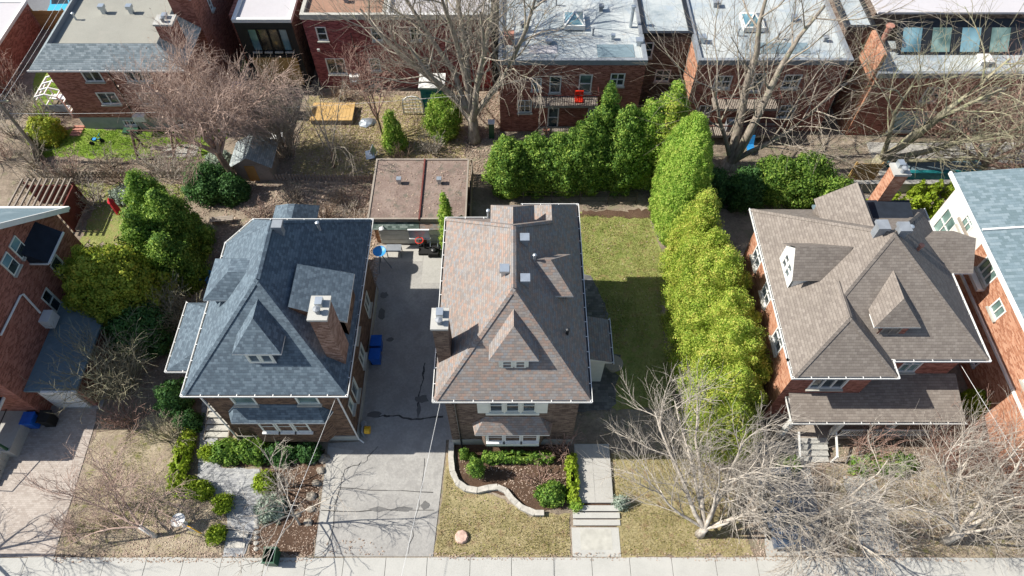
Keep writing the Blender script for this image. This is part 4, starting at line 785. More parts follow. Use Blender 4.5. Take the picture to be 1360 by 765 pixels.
MB().poly([(x_, y_, 6.85) for x_, y_, _ in e1]).build('roof', 'tar_gravel', ap)
pm = MB()
for i in range(4):
    a, b = e1[i], e1[(i + 1) % 4]; pm.poly([(a[0], a[1], 6.85), (b[0], b[1], 6.85), b, a])
pm.build('parapet', 'grey_metal', ap)
chimney(ap, -24.5, -23.3, 40.6, 41.6, 4, 8.2, 'red_brick'); vent(ap, -29.7, 44, 6.9, .4, .6); vent(ap, -27.7, 44, 6.9, .4, .6); pipe(ap, -31.5, 43.2, 6.9, .4)
downspout(ap, [(-28.6, 39.2, 5.8), (-28.6, 39.2, 1.2), (-27.9, 39.2, .2)], 'black_metal')
MB().box(-28.6, -27.7, 38.85, 39.25, 1.1, 1.6).build('air_conditioner', 'white_trim', ap); MB().box(-29.9, -28.8, 38.6, 39.24, 0, .28).build('window_well', 'green_plastic', ap)
gb = thing('gable_wall', 'tall red brick gable with slate strip roof beside the mansard apartment house', 'building', (-22.5, 48, 0))
facade(gb, 'red_brick', (-22.85, 43.5), (0, 1), 12, 0, 8.6, [(2.5, 3.0, 5.6, 6.6, 1, 1)]); facade(gb, 'red_brick', (-24.4, 43.5), (1, 0), 1.55, 0, 8.6)
MB().poly([(-24.5, 43.2, 8.9), (-22.6, 43.2, 8.4), (-22.6, 55.5, 8.4), (-24.5, 55.5, 8.9)]).build('roof', 'grey_shingle', gb)
flat_block('brick_garage', 'low red brick garage with white flat roof beside the tall board fence', -52, -41.2, 40.5, 52, 2.5, 'orange_brick', 'white_roof', par_mat='white_trim', par_h=.08, right=('red_brick', []))
b2 = flat_block('modern_house', 'narrow house with white flat roof and wide black framed rear window', -20.7, -16.4, 44.2, 58, 6.1, 'black_metal', 'white_roof', right=('dark_brick', []), left=('red_brick', []),
    front=[(.75, 1.5, 3.4, 5.4, 1, 1, 'glass_blue'), (1.5, 2.3, 3.4, 5.4, 1, 1, 'glass_warm'), (2.3, 3.1, 3.4, 5.4, 1, 1, 'glass_warm'), (3.1, 3.8, 3.4, 5.4, 1, 1, 'glass_blue')], fm='black_metal', par_mat='white_trim', par_h=.12)
patch('lawn', [(-22.6, 46), (-21.3, 46), (-21.3, 60), (-22.6, 60)], .02, 'bright_lawn', .05, 30)
patch('passage', [(-22.2, 44), (-21.8, 44), (-21.7, 60), (-22.2, 60)], .03, 'concrete', .02, 31)
MB().box(-20.3, -16.8, 44.05, 44.19, .3, 2.9).build('timber_panel', 'wood_yellow', b2); MB().box(-20.3, -16.8, 44.05, 44.19, 2.95, 3.2).build('lintel', 'black_metal', b2)
MB().box(-21.2, -20.75, 45, 58, 0, 6.0).build('side_wall', 'red_brick', b2)
b3 = flat_block('row_house', 'maroon brick row house with brown flat roof and four white sash windows', -15.5, -9.3, 44.0, 58, 6.5, 'maroon_brick', 'brown_roof', par_mat='concrete_block',
    front=[(.85, 1.6, 4.5, 5.7, 1, 2), (4.95, 5.7, 4.5, 5.7, 1, 2), (.95, 2.4, 1.4, 2.9, 2, 1), (4.35, 5.15, 1.7, 2.9, 1, 2), (4.0, 4.8, .25, .75, 2, 1, 'glass')])
MB().box(-12.9, -12.1, 43.5, 43.97, .9, 1.5).build('air_conditioner', 'white_trim', b3); MB().lathe((-12.5, 43.49, 1.2), [(.22, 0), (.22, .01)], 12).build('fan_grille', 'grey_metal', b3)
MB().tube([(-12.1, 43.95, 5.2), (-12.0, 43.95, 2.2)], .03, 5).build('cable', 'black_metal', b3); MB().box(-14.95, -14.75, 43.9, 43.99, 3.6, 3.8).build('meter', 'white_trim', b3)
b3b = flat_block('row_house', 'brown brick row house with white flat roof behind the tall bare tree', -9.25, -1.6, 44.0, 58, 6.5, 'maroon_brick', 'white_roof', par_mat='white_trim',
    front=[(1.6, 2.4, 4.5, 5.7, 1, 2), (1.9, 2.7, 1.6, 2.8, 1, 2), (2.2, 3.6, .2, .8, 2, 1), (5.2, 6.0, 4.5, 5.7, 1, 2)])
box_part(b3b, 'foundation', 'concrete_block', -9.25, -1.65, 43.93, 43.99, 0, .95) if False else None
sash = 'glass'
b4 = flat_block('row_house', 'long brown brick row house with pale roof and two balconies behind the evergreens', -.9, 9.35, 39.0, 58, 6.4, 'red_brick', 'membrane', par_mat='grey_metal',
    front=[(1.35, 2.35, 1.9, 3.1, 2, 2), (2.3, 3.0, 4.0, 5.1, 2, 2), (3.6, 4.4, 3.75, 5.3, 1, 2), (5.7, 6.6, 3.75, 5.4, 1, 2, 'glass_green'), (7.9, 8.9, 4.4, 5.5, 2, 2), (3.6, 4.4, .4, 2.4, 1, 2), (6.6, 7.4, 1.0, 2.3, 2, 1)], right=('orange_brick', []))
def skylight(par, x, y, z):
    k = MB().box(x - .75, x + .75, y - .9, y + .9, z - .1, z + .25).build('skylight', 'white_trim', par); q = MB()
    for (a, b, c) in (((-.65, -.8), (.65, -.8), (0, 0)), ((.65, -.8), (.65, .8), (0, 0)), ((.65, .8), (-.65, .8), (0, 0)), ((-.65, .8), (-.65, -.8), (0, 0))):
        q.poly([(x + a[0], y + a[1], z + .25), (x + b[0], y + b[1], z + .25), (x + c[0], y + c[1], z + .75)])
    q.build('pane', 'glass_blue', k); fb = MB()
    for sx, sy in ((-1, -1), (1, -1), (1, 1), (-1, 1)): fb.bar((x + sx * .65, y + sy * .8, z + .25), (x, y, z + .78), .09)
    fb.build('glazing_bar', 'white_trim', k)
skylight(b4, 4.5, 43.4, 6.6); vent(b4, 9.0, 41.0, 6.5, .5, .35); pipe(b4, 8.6, 43.0, 6.4, 1.6, .12); vent(b4, -.2, 41.2, 6.4, .7, .8, 'terracotta'); vent(b4, 1.9, 46.3, 6.4, .6, .4)
def balcony(par, x0, x1, y0, y1, z, mat='wood_grey', rail='dark_red_wood'):
    s_ = MB().box(x0, x1, y0, y1, z - .18, z).build('balcony', mat, par); q = MB().box(x0, x1, y0, y0 + .06, z + .9, z + .96)
    q.box(x0, x0 + .05, y0 + .06, y1, z + .9, z + .96).box(x1 - .05, x1, y0 + .06, y1, z + .9, z + .96); k = int((x1 - x0) / .16)
    for i in range(k + 1): xx = x0 + (x1 - x0 - .04) * i / k; q.box(xx, xx + .03, y0 + .01, y0 + .04, z, z + .9)
    q.build('railing', rail, s_); return s_
balcony(b4, 1.5, 6.2, 37.9, 38.97, 3.5); box_part(b4, 'planter', 'red_plastic', 5.2, 5.9, 38.1, 38.6, 4.0, 4.5) if False else None
balcony(b4, 2.0, 6.2, 37.8, 38.97, .55, 'wood_grey', 'wood_grey')
tag(MB().box(4.55, 5.15, 38.2, 38.7, 3.5, 3.62).box(4.55, 5.15, 38.6, 38.72, 3.62, 4.25).build('patio_chair', 'red_plastic'), 'bright red chair on the balcony of the long row house', 'chair')
lw = flat_block('row_house', 'recessed dark brick rear bay between two pale roofed row houses', 9.4, 12.9, 41.9, 58, 6.6, 'dark_brick', 'membrane', front=[(.3, .9, 4.6, 5.9, 1, 2), (1.5, 2.6, 2.4, 3.5, 2, 2)], par_mat='black_metal', par_h=.12)
b5 = flat_block('row_house', 'brown brick row house with pale roof behind the twin trunked bare tree', 12.95, 23.6, 39.0, 58, 6.4, 'red_brick', 'membrane', left=('orange_brick', []), par_mat='grey_metal',  # orange left wall: the sunlight it catches is put into its brick colour
    front=[(1.0, 1.9, 1.2, 2.6, 2, 2), (1.5, 2.7, 4.2, 5.3, 2, 2), (4.2, 5.0, 3.9, 5.5, 1, 2), (6.4, 7.6, 4.2, 5.4, 2, 2), (7.0, 8.2, 1.4, 2.6, 2, 2)])
skylight(b5, 17.4, 43.2, 6.6); balcony(b5, 14.6, 19.2, 37.7, 38.97, 3.4); balcony(b5, 14.2, 20, 37.6, 38.97, .9); vent(b5, 13.5, 41.3, 6.5, .5, .4)
lw2 = flat_block('row_house', 'narrow recessed brick bay beside the sunlit orange gable wall', 23.65, 25.6, 41.6, 58, 7.3, 'dark_brick', 'membrane', par_mat='black_metal', par_h=.12)
b6 = flat_block('row_house', 'brick row house with slanted glazed sunroom under the spreading bare tree', 25.65, 46, 38.6, 58, 5.6, 'red_brick', 'membrane', left=('orange_brick', []), par_mat='grey_metal',  # left wall painted orange to stand for sun on the red brick
    front=[(4, 5.2, 3.3, 4.6, 2, 2), (8, 9.6, 3.3, 4.6, 2, 1), (3, 5.8, .4, 2.4, 3, 1, 'glass_blue'), (11, 12.4, 3.0, 4.4, 2, 2), (7.5, 9.6, .6, 2.2, 2, 1)])
box_part(b6, 'upper_floor', 'dark_brick', 25.7, 45.9, 42.6, 57.7, 5.6, 8.0); MB().box(25.6, 46, 42.2, 57.8, 8.0, 8.15).build('upper_roof', 'white_roof', b6)
box_part(b6, 'side_wall', 'orange_brick', 25.4, 25.64, 38.8, 42.4, 0, 7.2)  # same orange, with the sunlight painted into the brick
sr = MB().poly([(27.5, 40.9, 5.75), (36.5, 40.9, 5.75), (36.5, 42.55, 7.4), (27.5, 42.55, 7.4)]).build('sunroom_roof', 'black_metal', b6)
for i in range(4): xx = 27.9 + i * 2.1; MB().poly([(xx, 40.93, 5.83), (xx + 1.35, 40.93, 5.83), (xx + 1.35, 42.1, 7.0), (xx, 42.1, 7.0)]).build('sunroom_pane', 'glass_green' if i % 2 else 'glass_blue', sr)
pipe(b6, 26.5, 41.5, 6, 1.5, .2, 'terracotta'); vent(b6, 33.5, 40, 5.7, .9, .35, 'white_trim'); vent(b6, 26.6, 45, 8.1, .6, .5, 'terracotta')
# lean-to shed with teal wall behind the bare tree
ts = thing('storage_shed', 'teal walled shed with white flat top behind the tall bare tree', 'shed', (-6.1, 41.2, 0)); MB().box(-7.0, -5.2, 41, 42.5, 0, 2.5).build('wall', 'teal_panel', ts); MB().box(-7.1, -5.1, 40.9, 42.6, 2.5, 2.62).build('roof', 'white_trim', ts); MB().box(-6.6, -5.7, 40.95, 40.99, .1, 2.0).build('door', 'teal_panel', ts)
wt = thing('garden_arch', 'white lattice garden arch beside the teal shed', 'trellis', (-7.6, 41.4, 0)); q = MB()
for i in range(7): a0 = math.pi * i / 6; a1 = math.pi * (i + 1) / 6; q.bar((-7.7 + .8 * math.cos(a0), 40.9, 1.1 + .7 * math.sin(a0)), (-7.7 + .8 * math.cos(a1), 40.9, 1.1 + .7 * math.sin(a1)), .08) if i < 6 else None
for sx in (-8.5, -6.9): q.bar((sx, 40.9, 0), (sx, 40.9, 1.1), .08)
q.build('frame', 'white_trim', wt); q = MB()
for i in range(7): q.bar((-8.45 + i * .25, 40.92, .1), (-8.45 + i * .25, 40.92, 1.6), .03)
for i in range(5): q.bar((-8.5, 40.94, .2 + i * .33), (-6.9, 40.94, .2 + i * .33), .03)
q.build('lattice', 'white_trim', wt)

# ------------------------------------------------------------------ trees, hedges, shrubs
bare_tree('bare_tree', 'tall grey bare tree with dense upright limbs behind the garage', (-2.9, 38.0, 0), 2.6, .48, 14, 6, 7, 11, 'bark_grey', 'bark_grey', lean=(.02, -.03), dens=1.45, up=.09, limb_ang=.5, start=.7, twr=.0105, br_r=.06)
bare_tree('bare_tree', 'large pale bare tree with two thick trunks behind the clipped hedge', (16.2, 35.4, 0), .5, .62, 15, 8, 4, 12, 'bark_grey', 'bark_grey', dens=1.3, up=.09, twr=.0105, br_r=.06, limbs=[(-.12, 0, 1, 13, .4), (.3, -.02, 1, 13, .38), (-.45, .1, 1, 9.5, .2), (.65, .05, .9, 9.5, .22)])
bare_tree('bare_tree', 'olive barked bare tree with limbs sweeping out over the glazed sunroom', (27.3, 35.6, 0), .6, .5, 11, 9, 5, 13, 'bark_olive', 'bark_olive', dens=1.35, twr=.0105, br_r=.055, limbs=[(.15, .1, 1, 10, .3), (.5, -.1, .9, 10, .3), (.9, -.15, .6, 9.5, .26), (-.3, -.15, .9, 8, .22), (1.0, -.45, .35, 7.5, .2)])
bare_tree('bare_tree', 'bare tree with rusty grey twigs in front of the apartment house', (-19.7, 33.3, 0), 4.2, .26, 9.6, 3.4, 10, 14, 'bark_brown', 'bark_rose', lean=(-.06, .02), dens=1.65, up=.06, limb_ang=.75, twr=.009, br_r=.03, start=.75, nleaf=700)
bare_tree('bare_tree', 'leafless crooked tree hanging over the terrace beside the white sided house', (34.5, 34.5, 0), 1.5, .3, 8, 6, 7, 15, 'bark_olive', 'bark_red', dens=1.4, limb_ang=.95, lean=(-.1, 0), twr=.0105, br_r=.05)
bare_tree('bare_tree', 'silvery bare street tree with wide crown over the front walk and lawn', (9.9, 8.9, 0), 1.3, .2, 7.5, 5, 8, 16, 'bark_pale', 'bark_pale', dens=1.34, up=.045, limb_ang=1.0, twr=.0078, br_r=.032, limbs=[(-.75, .6, 1.0, 7.2, .14), (-.5, .9, 1.0, 7.2, .14), (-.15, .9, 1.1, 7.0, .13), (.25, .85, 1.1, 6.8, .13), (.65, .6, 1.0, 6.4, .12), (-.9, .25, .7, 5.6, .09), (.85, .2, .85, 5.6, .1), (.05, .3, 1, 6.0, .11), (.4, -.2, 1.0, 4.6, .08)])
bare_tree('bare_tree', 'grey bare tree with leaning limbs on the verge before the porch railing', (22.7, 8.6, 0), 1.6, .23, 7, 5, 8, 17, 'bark_pale', 'bark_pale', dens=1.32, up=.045, limb_ang=1.0, twr=.0078, br_r=.032, limbs=[(.35, .8, 1.0, 6.0, .15), (-.65, .65, .95, 5.8, .1), (.85, .3, .8, 5.4, .12), (-.8, .15, .85, 5.2, .09), (.6, -.1, .9, 5.0, .09), (-.2, .85, .9, 5.8, .09), (-.4, .3, 1.0, 5.4, .08), (.75, .65, .8, 5.8, .09)])
bare_tree('bare_tree', 'finely branched pale bare tree in front of the wide porch', (15.2, 9.3, 0), 1.2, .18, 5.8, 4, 7, 18, 'bark_brown', 'bark_pale', dens=1.25, up=.04, limb_ang=.85, twr=.0078, br_r=.03)
bare_tree('bare_tree', 'slim white barked tree on the leafy verge beside the paved drive', (-18.8, 8.8, 0), 1.3, .11, 5, 4.5, 5, 19, 'bark_white', 'bark_rose', lean=(-.25, .15), dens=1.25, up=.02, limb_ang=.95, twr=.011, limbs=[(-.9, .25, .5, 4.6, .075), (-.55, .75, .6, 4.2, .07), (-.2, .1, .9, 3.6, .06), (-.95, -.15, .35, 4.2, .06), (.35, .6, .6, 2.8, .05)])
bare_tree('bare_tree', 'thin pale sapling beside the driveway stones', (-11.3, 9.4, 0), 1.6, .07, 5.2, 2.6, 5, 20, 'bark_pale', 'bark_pale', dens=.65, up=.03, limb_ang=.8, twr=.012, lean=(.05, .05))
bare_tree('bare_tree', 'young bare tree beside the yellow deck', (-13.2, 35.2, 0), 2.0, .1, 6.5, 2.5, 5, 21, 'bark_brown', 'bark_grey', dens=.65, up=.06, limb_ang=.6, twr=.012)
bare_tree('bare_tree', 'slender bare tree near the small bright cedar', (-9.9, 38.5, 0), 2.2, .1, 6.5, 2.5, 6, 22, 'bark_brown', 'bark_red', dens=.8, up=.07, limb_ang=.5, twr=.012)
bare_tree('bare_tree', 'bare tree at the paved drive casting branch shadows on the pavers', (-29.2, 8.0, 0), 2.2, .16, 6.5, 3.5, 6, 24, 'bark_brown', 'bark_grey', dens=.95, up=.04, limb_ang=.8, twr=.011)
bare_shrub('bare_bush', 'huge tangle of upright bare stems beside the small grey shed', (-17.0, 36.6, 0), 2.4, 5.6, 70, 31, 'bark_grey', dens=.85, twr=.013)
bare_shrub('bare_bush', 'big olive bare bush beside the flat roofed garage annex', (-23.2, 17.2, 0), 2.6, 4.2, 60, 32, 'bark_olive', dens=.95)
bare_shrub('bare_bush', 'reddish bare bush at the corner of the paved drive', (-21.9, 15.0, 0), 1.3, 1.9, 24, 33, 'bark_red', dens=.8)
bare_shrub('bare_bush', 'brown bare bush at the foot of the big golden cedar', (-20.3, 21.6, 0), 1.5, 3.2, 34, 34, 'bark_olive', dens=.9)
bare_shrub('bare_bush', 'rusty twiggy bush beside the wide porch', (24.2, 13.0, 0), 2.2, 3.6, 38, 35, 'bark_red', dens=.9)
bare_shrub('bare_bush', 'rusty twiggy bush in front of the porch roof', (19.6, 13.2, 0), 1.2, 2.8, 16, 36, 'bark_red', dens=.8)
bare_shrub('bare_bush', 'wide grey bush at the right of the front verge', (27.0, 11.0, 0), 2.6, 3.4, 34, 37, 'bark_red', dens=.8)
for i, (bx, by, rr_, hh, lab) in enumerate([(-31.5, 33.5, 1.8, 2.0, 'grey bare bush along the rear fence beyond the swing frame'), (-28.2, 33.6, 1.8, 2.2, 'bare bush behind the closed red parasol'), (-25.0, 34.0, 1.6, 2.0, 'bare bush below the swing frame'), (-35.5, 35.4, 1.8, 2.4, 'grey bush around the utility pole'),
        (-13.2, 30.0, 1.8, 1.6, 'low dry brush behind the slate roof house'), (-10.9, 29.6, 1.3, 1.8, 'dry brush against the garage wall'), (-15.5, 31.8, 1.6, 1.5, 'low dry brush beside the leaf covered slope'), (-8.0, 35.5, 1.6, 1.6, 'dry brush behind the garage roof'), (-5.8, 36.8, 1.4, 1.8, 'dry brush at the foot of the tall bare tree'),
        (-22.6, 35.0, 1.4, 1.8, 'dry brush between the swing frame and the grey shed'), (-13.5, 42.6, 1.2, 1.6, 'bare shrub against the maroon wall'), (-37.5, 40.5, 1.6, 2.6, 'straw coloured bush beside the white glider')]):
    bare_shrub('bare_bush', lab, (bx, by, 0), rr_, hh, 22, 50 + i, ['bark_grey', 'bark_brown', 'bark_pale'][i % 3], dens=.7)
for i, (bx, by, rr_, hh, lab) in enumerate([(-38.6, 38.6, 1.8, 2.2, 'straw bush between the utility pole and the glider'), (-34.0, 33.0, 1.6, 1.9, 'grey brush beside the pergola slats'), (-38.0, 36.0, 1.8, 2.2, 'grey brush beyond the utility pole'), (-26.6, 35.0, 1.6, 1.6, 'low grey brush along the weathered fence'), (-30.0, 35.2, 1.5, 1.5, 'low dry brush at the lawn edge'), (-17.6, 30.2, 1.5, 1.3, 'dry reddish brush above the slate roof'), (-29.6, 31.6, 1.5, 1.7, 'grey brush right behind the pergola'), (-25.2, 31.8, 1.5, 1.6, 'grey brush between the red parasol and the tall cedar'), (-32.6, 34.6, 1.6, 1.8, 'grey brush along the fence below the tricycle'), (-24.2, 34.6, 1.5, 1.6, 'straw brush in front of the swing slab'), (-11.9, 31.6, 1.5, 1.4, 'dry brush left of the gravel roof'), (-16.2, 28.6, 1.3, 1.2, 'dry brush close behind the rear wing')]):
    bare_shrub('bare_bush', lab, (bx, by, 0), rr_, hh, 24, 80 + i, ['bark_pale', 'bark_grey', 'bark_rose'][i % 3], dens=.75)
bare_shrub('bare_bush', 'spindly leafless shrub in the mulch bed', (1.6, 11.6, .04), 1.2, 1.2, 14, 70, 'bark_red', dens=.7)
bare_shrub('bare_bush', 'leafless shrub against the house wall by the low hedge', (2.9, 13.3, .04), 1.2, 1.8, 14, 71, 'bark_red', dens=.7)
bare_shrub('bare_bush', 'pale bare shrub beside the driveway stones', (-12.2, 11.3, 0), 1.0, 2.2, 10, 72, 'bark_pale', dens=.6)
bare_shrub('bare_bush', 'straw coloured bush beside the narrow path', (-19.3, 14.2, 0), 1.3, 1.9, 22, 73, 'bark_olive', dens=.8)
bare_shrub('bare_bush', 'reddish twigs against the low brick garage', (-40.3, 43.4, 0), 1.5, 3.2, 18, 74, 'bark_red', dens=.7)
bare_shrub('bare_bush', 'bushy bare shrub at the corner of the apartment house', (-36.2, 39.7, 0), 1.2, 2.2, 16, 75, 'bark_olive', dens=.7)
# tall clipped hedge and the cedar row
evergreen('clipped_hedge', 'tall clipped cedar hedge with rounded top at the end of the back lawn', 'hedge', (11.1, 30.3, 0), 1.5, 2.9, 9.3, 'col', 105000, .05, 'cedar_green', 101, trunk=False, box=3.0, clump=.22, nclump=700, rough=.09, depth=(-.06, .14))
row = [(11.3, 25.9, 1.3, 1.35, 7.0, 'pointed golden cedar next to the clipped hedge'), (11.6, 23.9, 1.75, 1.55, 6.8, 'golden cedar second from the clipped hedge'), (11.8, 22.0, 2.1, 1.7, 6.7, 'broad golden cedar beside the left dormer of the taupe roof'), (11.9, 19.8, 2.25, 1.7, 6.6, 'wide yellow green cedar between lawn and brick house'),
       (11.95, 17.7, 2.3, 1.7, 6.2, 'thick golden cedar beside the front corner of the taupe roof'), (11.8, 15.7, 2.1, 1.6, 5.4, 'golden cedar near the front end of the row'), (11.5, 14.0, 1.6, 1.3, 4.2, 'shortest cedar at the front end of the row')]
for i, (bx, by, rx_, ry_, hh, lab) in enumerate(row): evergreen('cedar', lab, 'tree', (bx, by, 0), rx_, ry_ * .94, hh * (1.1 if i % 2 == 0 else 1.0), 'cedar', 46000, .05, 'cedar_yellow', 110 + i, 'cedars in the row beside the lawn', box=2.5, clump=.42, nclump=150, rough=.12, depth=(-.16, .16), share=.75)
# back hedge of mixed evergreens
bk = [(-.3, 32.9, 1.2, 1.1, 4.4, 'ovate', 'ever_green', 'round topped bright evergreen behind the mottled roof'), (1.6, 33.3, 1.3, 1.1, 4.2, 'ovate', 'ever_green', 'low evergreen in the back hedge under the balcony'), (3.4, 33.2, 1.5, 1.2, 4.4, 'ovate', 'ever_green', 'spreading evergreen in the back hedge'), (5.2, 33.4, 1.5, 1.3, 5.6, 'ovate', 'ever_green', 'full evergreen beside the tallest one of the back hedge'),
      (6.3, 34.2, 1.5, 1.4, 7.2, 'cone', 'ever_green', 'tallest pointed evergreen in front of the sash windows'), (7.7, 33.4, 1.5, 1.3, 6.2, 'ovate', 'ever_green', 'dense evergreen right of the tallest one'), (9.2, 34.0, 1.4, 1.3, 6.4, 'ovate', 'cedar_green', 'light green evergreen beside the orange gable wall'), (10.4, 33.8, 1.2, 1.2, 6.4, 'ovate', 'cedar_yellow', 'yellow green evergreen touching the clipped hedge'), (10.8, 35.0, 1.1, 1.1, 6.8, 'ovate', 'cedar_green', 'slim light evergreen behind the clipped hedge')]
for i, (bx, by, rx_, ry_, hh, pf, mt, lab) in enumerate(bk): evergreen('evergreen', lab, 'tree', (bx, by, 0), rx_ * 1.12, ry_ * 1.15, hh * 1.16, pf, 27000, .072, mt, 130 + i, 'evergreens along the back garden', clump=.36, nclump=130, rough=.2, depth=(-.22, .3), share=.72)
# left evergreens
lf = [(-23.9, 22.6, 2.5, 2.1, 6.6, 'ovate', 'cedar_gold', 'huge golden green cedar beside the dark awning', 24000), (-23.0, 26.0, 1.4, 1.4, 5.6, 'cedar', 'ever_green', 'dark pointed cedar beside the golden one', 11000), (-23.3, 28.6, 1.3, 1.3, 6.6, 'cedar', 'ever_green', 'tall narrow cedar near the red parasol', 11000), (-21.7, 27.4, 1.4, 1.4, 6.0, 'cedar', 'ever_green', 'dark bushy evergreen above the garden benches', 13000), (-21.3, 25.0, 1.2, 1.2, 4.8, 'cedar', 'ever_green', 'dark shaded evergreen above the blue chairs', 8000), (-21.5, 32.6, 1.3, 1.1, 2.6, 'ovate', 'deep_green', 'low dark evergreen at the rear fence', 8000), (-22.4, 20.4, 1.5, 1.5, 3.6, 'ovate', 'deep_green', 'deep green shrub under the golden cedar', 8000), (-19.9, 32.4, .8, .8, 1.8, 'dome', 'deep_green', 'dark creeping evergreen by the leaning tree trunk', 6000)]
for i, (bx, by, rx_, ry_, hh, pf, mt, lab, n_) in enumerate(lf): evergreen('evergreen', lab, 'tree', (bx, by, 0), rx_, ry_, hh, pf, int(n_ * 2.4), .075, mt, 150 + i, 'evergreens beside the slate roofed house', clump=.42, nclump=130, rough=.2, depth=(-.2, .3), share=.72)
# rear right evergreens
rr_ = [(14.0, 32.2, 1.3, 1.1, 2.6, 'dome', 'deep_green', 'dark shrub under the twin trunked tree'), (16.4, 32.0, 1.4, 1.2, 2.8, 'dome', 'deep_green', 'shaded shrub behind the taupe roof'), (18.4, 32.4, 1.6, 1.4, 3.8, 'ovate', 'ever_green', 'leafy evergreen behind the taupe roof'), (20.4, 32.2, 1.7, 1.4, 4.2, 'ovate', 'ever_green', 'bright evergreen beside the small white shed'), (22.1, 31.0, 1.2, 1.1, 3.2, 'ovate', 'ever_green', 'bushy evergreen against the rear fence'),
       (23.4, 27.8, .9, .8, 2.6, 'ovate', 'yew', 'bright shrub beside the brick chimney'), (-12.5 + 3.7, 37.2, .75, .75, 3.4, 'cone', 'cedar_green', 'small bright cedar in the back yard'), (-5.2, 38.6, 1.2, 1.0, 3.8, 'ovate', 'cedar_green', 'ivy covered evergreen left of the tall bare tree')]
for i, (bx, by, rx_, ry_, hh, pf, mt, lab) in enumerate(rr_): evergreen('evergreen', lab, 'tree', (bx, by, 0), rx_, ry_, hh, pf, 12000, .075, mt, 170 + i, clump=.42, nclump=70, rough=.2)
for i in range(7): evergreen('cedar', 'small bright cedar in the row behind the brick chimney', 'shrub', (24.0 + i * .8, 30.0 + .2 * (i % 2), 0), .55, .5, 2.3 + .3 * (i % 3), 'cone', 1500, .11, 'yew', 190 + i, 'cedar row behind the brick chimney', trunk=False, clump=.25, nclump=30, rough=.1)
for i in range(6): evergreen('cedar', 'little bright cone cedar beside the terrace wall', 'shrub', (28.8 + i * 1.25, 32.4, 0), .45, .45, 1.7, 'cone', 1100, .1, 'yew', 200 + i, 'little cedars beside the terrace', trunk=False, clump=.2, nclump=25, rough=.1)
evergreen('cedar', 'narrow bright cedar standing against the mottled brown roof', 'tree', (-4.2, 27.5, 0), .5, .5, 6.0, 'cedar', 9000, .06, 'cedar_green', 210, trunk=True, clump=.22, nclump=70, rough=.1)
evergreen('cedar', 'short narrow cedar behind the taller one at the garage', 'tree', (-3.3, 27.6, 0), .35, .35, 3.4, 'cone', 2500, .1, 'ever_green', 211, trunk=True, clump=.2, nclump=40, rough=.1)
# garden shrubs
sh = [(-2.65, 13.1, .22, .22, 1.3, 'col', 'ever_green', 'slim column shrub at the corner of the mulch bed'), (-2.2, 12.95, .18, .18, .8, 'col', 'ever_green', 'smallest column shrub in the mulch bed'), (-1.95, 12.15, .38, .36, 2.2, 'ovate', 'ever_green', 'conical shrub in the mulch bed casting a long shadow'), (2.1, 10.9, .75, .65, 1.2, 'dome', 'ever_green', 'round green shrub at the end of the low stone wall'),
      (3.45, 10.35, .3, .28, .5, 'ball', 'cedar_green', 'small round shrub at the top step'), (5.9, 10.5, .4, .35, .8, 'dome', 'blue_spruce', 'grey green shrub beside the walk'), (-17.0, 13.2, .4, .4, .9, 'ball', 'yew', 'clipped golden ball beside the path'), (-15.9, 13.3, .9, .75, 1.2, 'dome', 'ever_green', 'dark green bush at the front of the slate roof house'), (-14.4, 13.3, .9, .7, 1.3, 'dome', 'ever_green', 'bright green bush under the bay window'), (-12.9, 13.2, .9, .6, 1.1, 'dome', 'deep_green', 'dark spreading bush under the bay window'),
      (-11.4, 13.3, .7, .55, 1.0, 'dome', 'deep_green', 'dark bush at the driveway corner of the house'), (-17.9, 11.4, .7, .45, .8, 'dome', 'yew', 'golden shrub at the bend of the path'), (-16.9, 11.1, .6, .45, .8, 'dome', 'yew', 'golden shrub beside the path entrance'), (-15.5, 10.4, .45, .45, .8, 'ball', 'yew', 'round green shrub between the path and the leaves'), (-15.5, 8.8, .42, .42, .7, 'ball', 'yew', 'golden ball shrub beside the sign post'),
      (-13.5, 11.6, .5, .6, .9, 'dome', 'yew', 'yellow green shrub along the path'), (-12.9, 10.2, .8, .7, .9, 'dome', 'blue_spruce', 'silvery blue spruce shrub in the front bed'), (-19.4, 16.3, .9, 1.0, 2.2, 'ovate', 'deep_green', 'leafy green bush beside the side porch'), (-18.5, 15.0, .7, .6, 1.4, 'dome', 'deep_green', 'dark bush beside the entry stair'), (15.2, 12.6, .7, .5, .8, 'dome', 'ever_green', 'green shrub left of the porch steps'), (20.7, 12.6, 1.9, .6, .9, 'dome', 'ever_green', 'long green shrub under the porch railing'),
      (-27.6, 32.4, 1.2, .9, .8, 'dome', 'blue_spruce', 'low blue green juniper by the red parasol'), (-35.5, 38.3, 1.3, 1.2, 1.8, 'dome', 'cedar_gold', 'round green and straw bush beside the white glider'), (-21.5, 35.4, 1.1, .8, 1.2, 'dome', 'blue_spruce', 'grey green brush below the lawn'), (27.0, 16.2, .9, .8, 1.3, 'dome', 'yew', 'yellow green shrub against the orange brick')]
for i, (bx, by, rx_, ry_, hh, pf, mt, lab) in enumerate(sh): evergreen('shrub', lab, 'shrub', (bx, by, .02), rx_, ry_, hh, pf, int(900 + 2600 * rx_ * hh), .065 if rx_ > .4 else .045, mt, 230 + i, trunk=False, clump=min(.22, rx_ * .5), nclump=40, rough=.08)
evergreen('low_hedge', 'low dark clipped hedge in front of the dark brick bay', 'hedge', (.3, 12.95, .04), 1.75, .24, .75, 'box', 6000, .07, 'ever_green', 270, trunk=False, box=9, clump=.12, nclump=150, rough=.05)
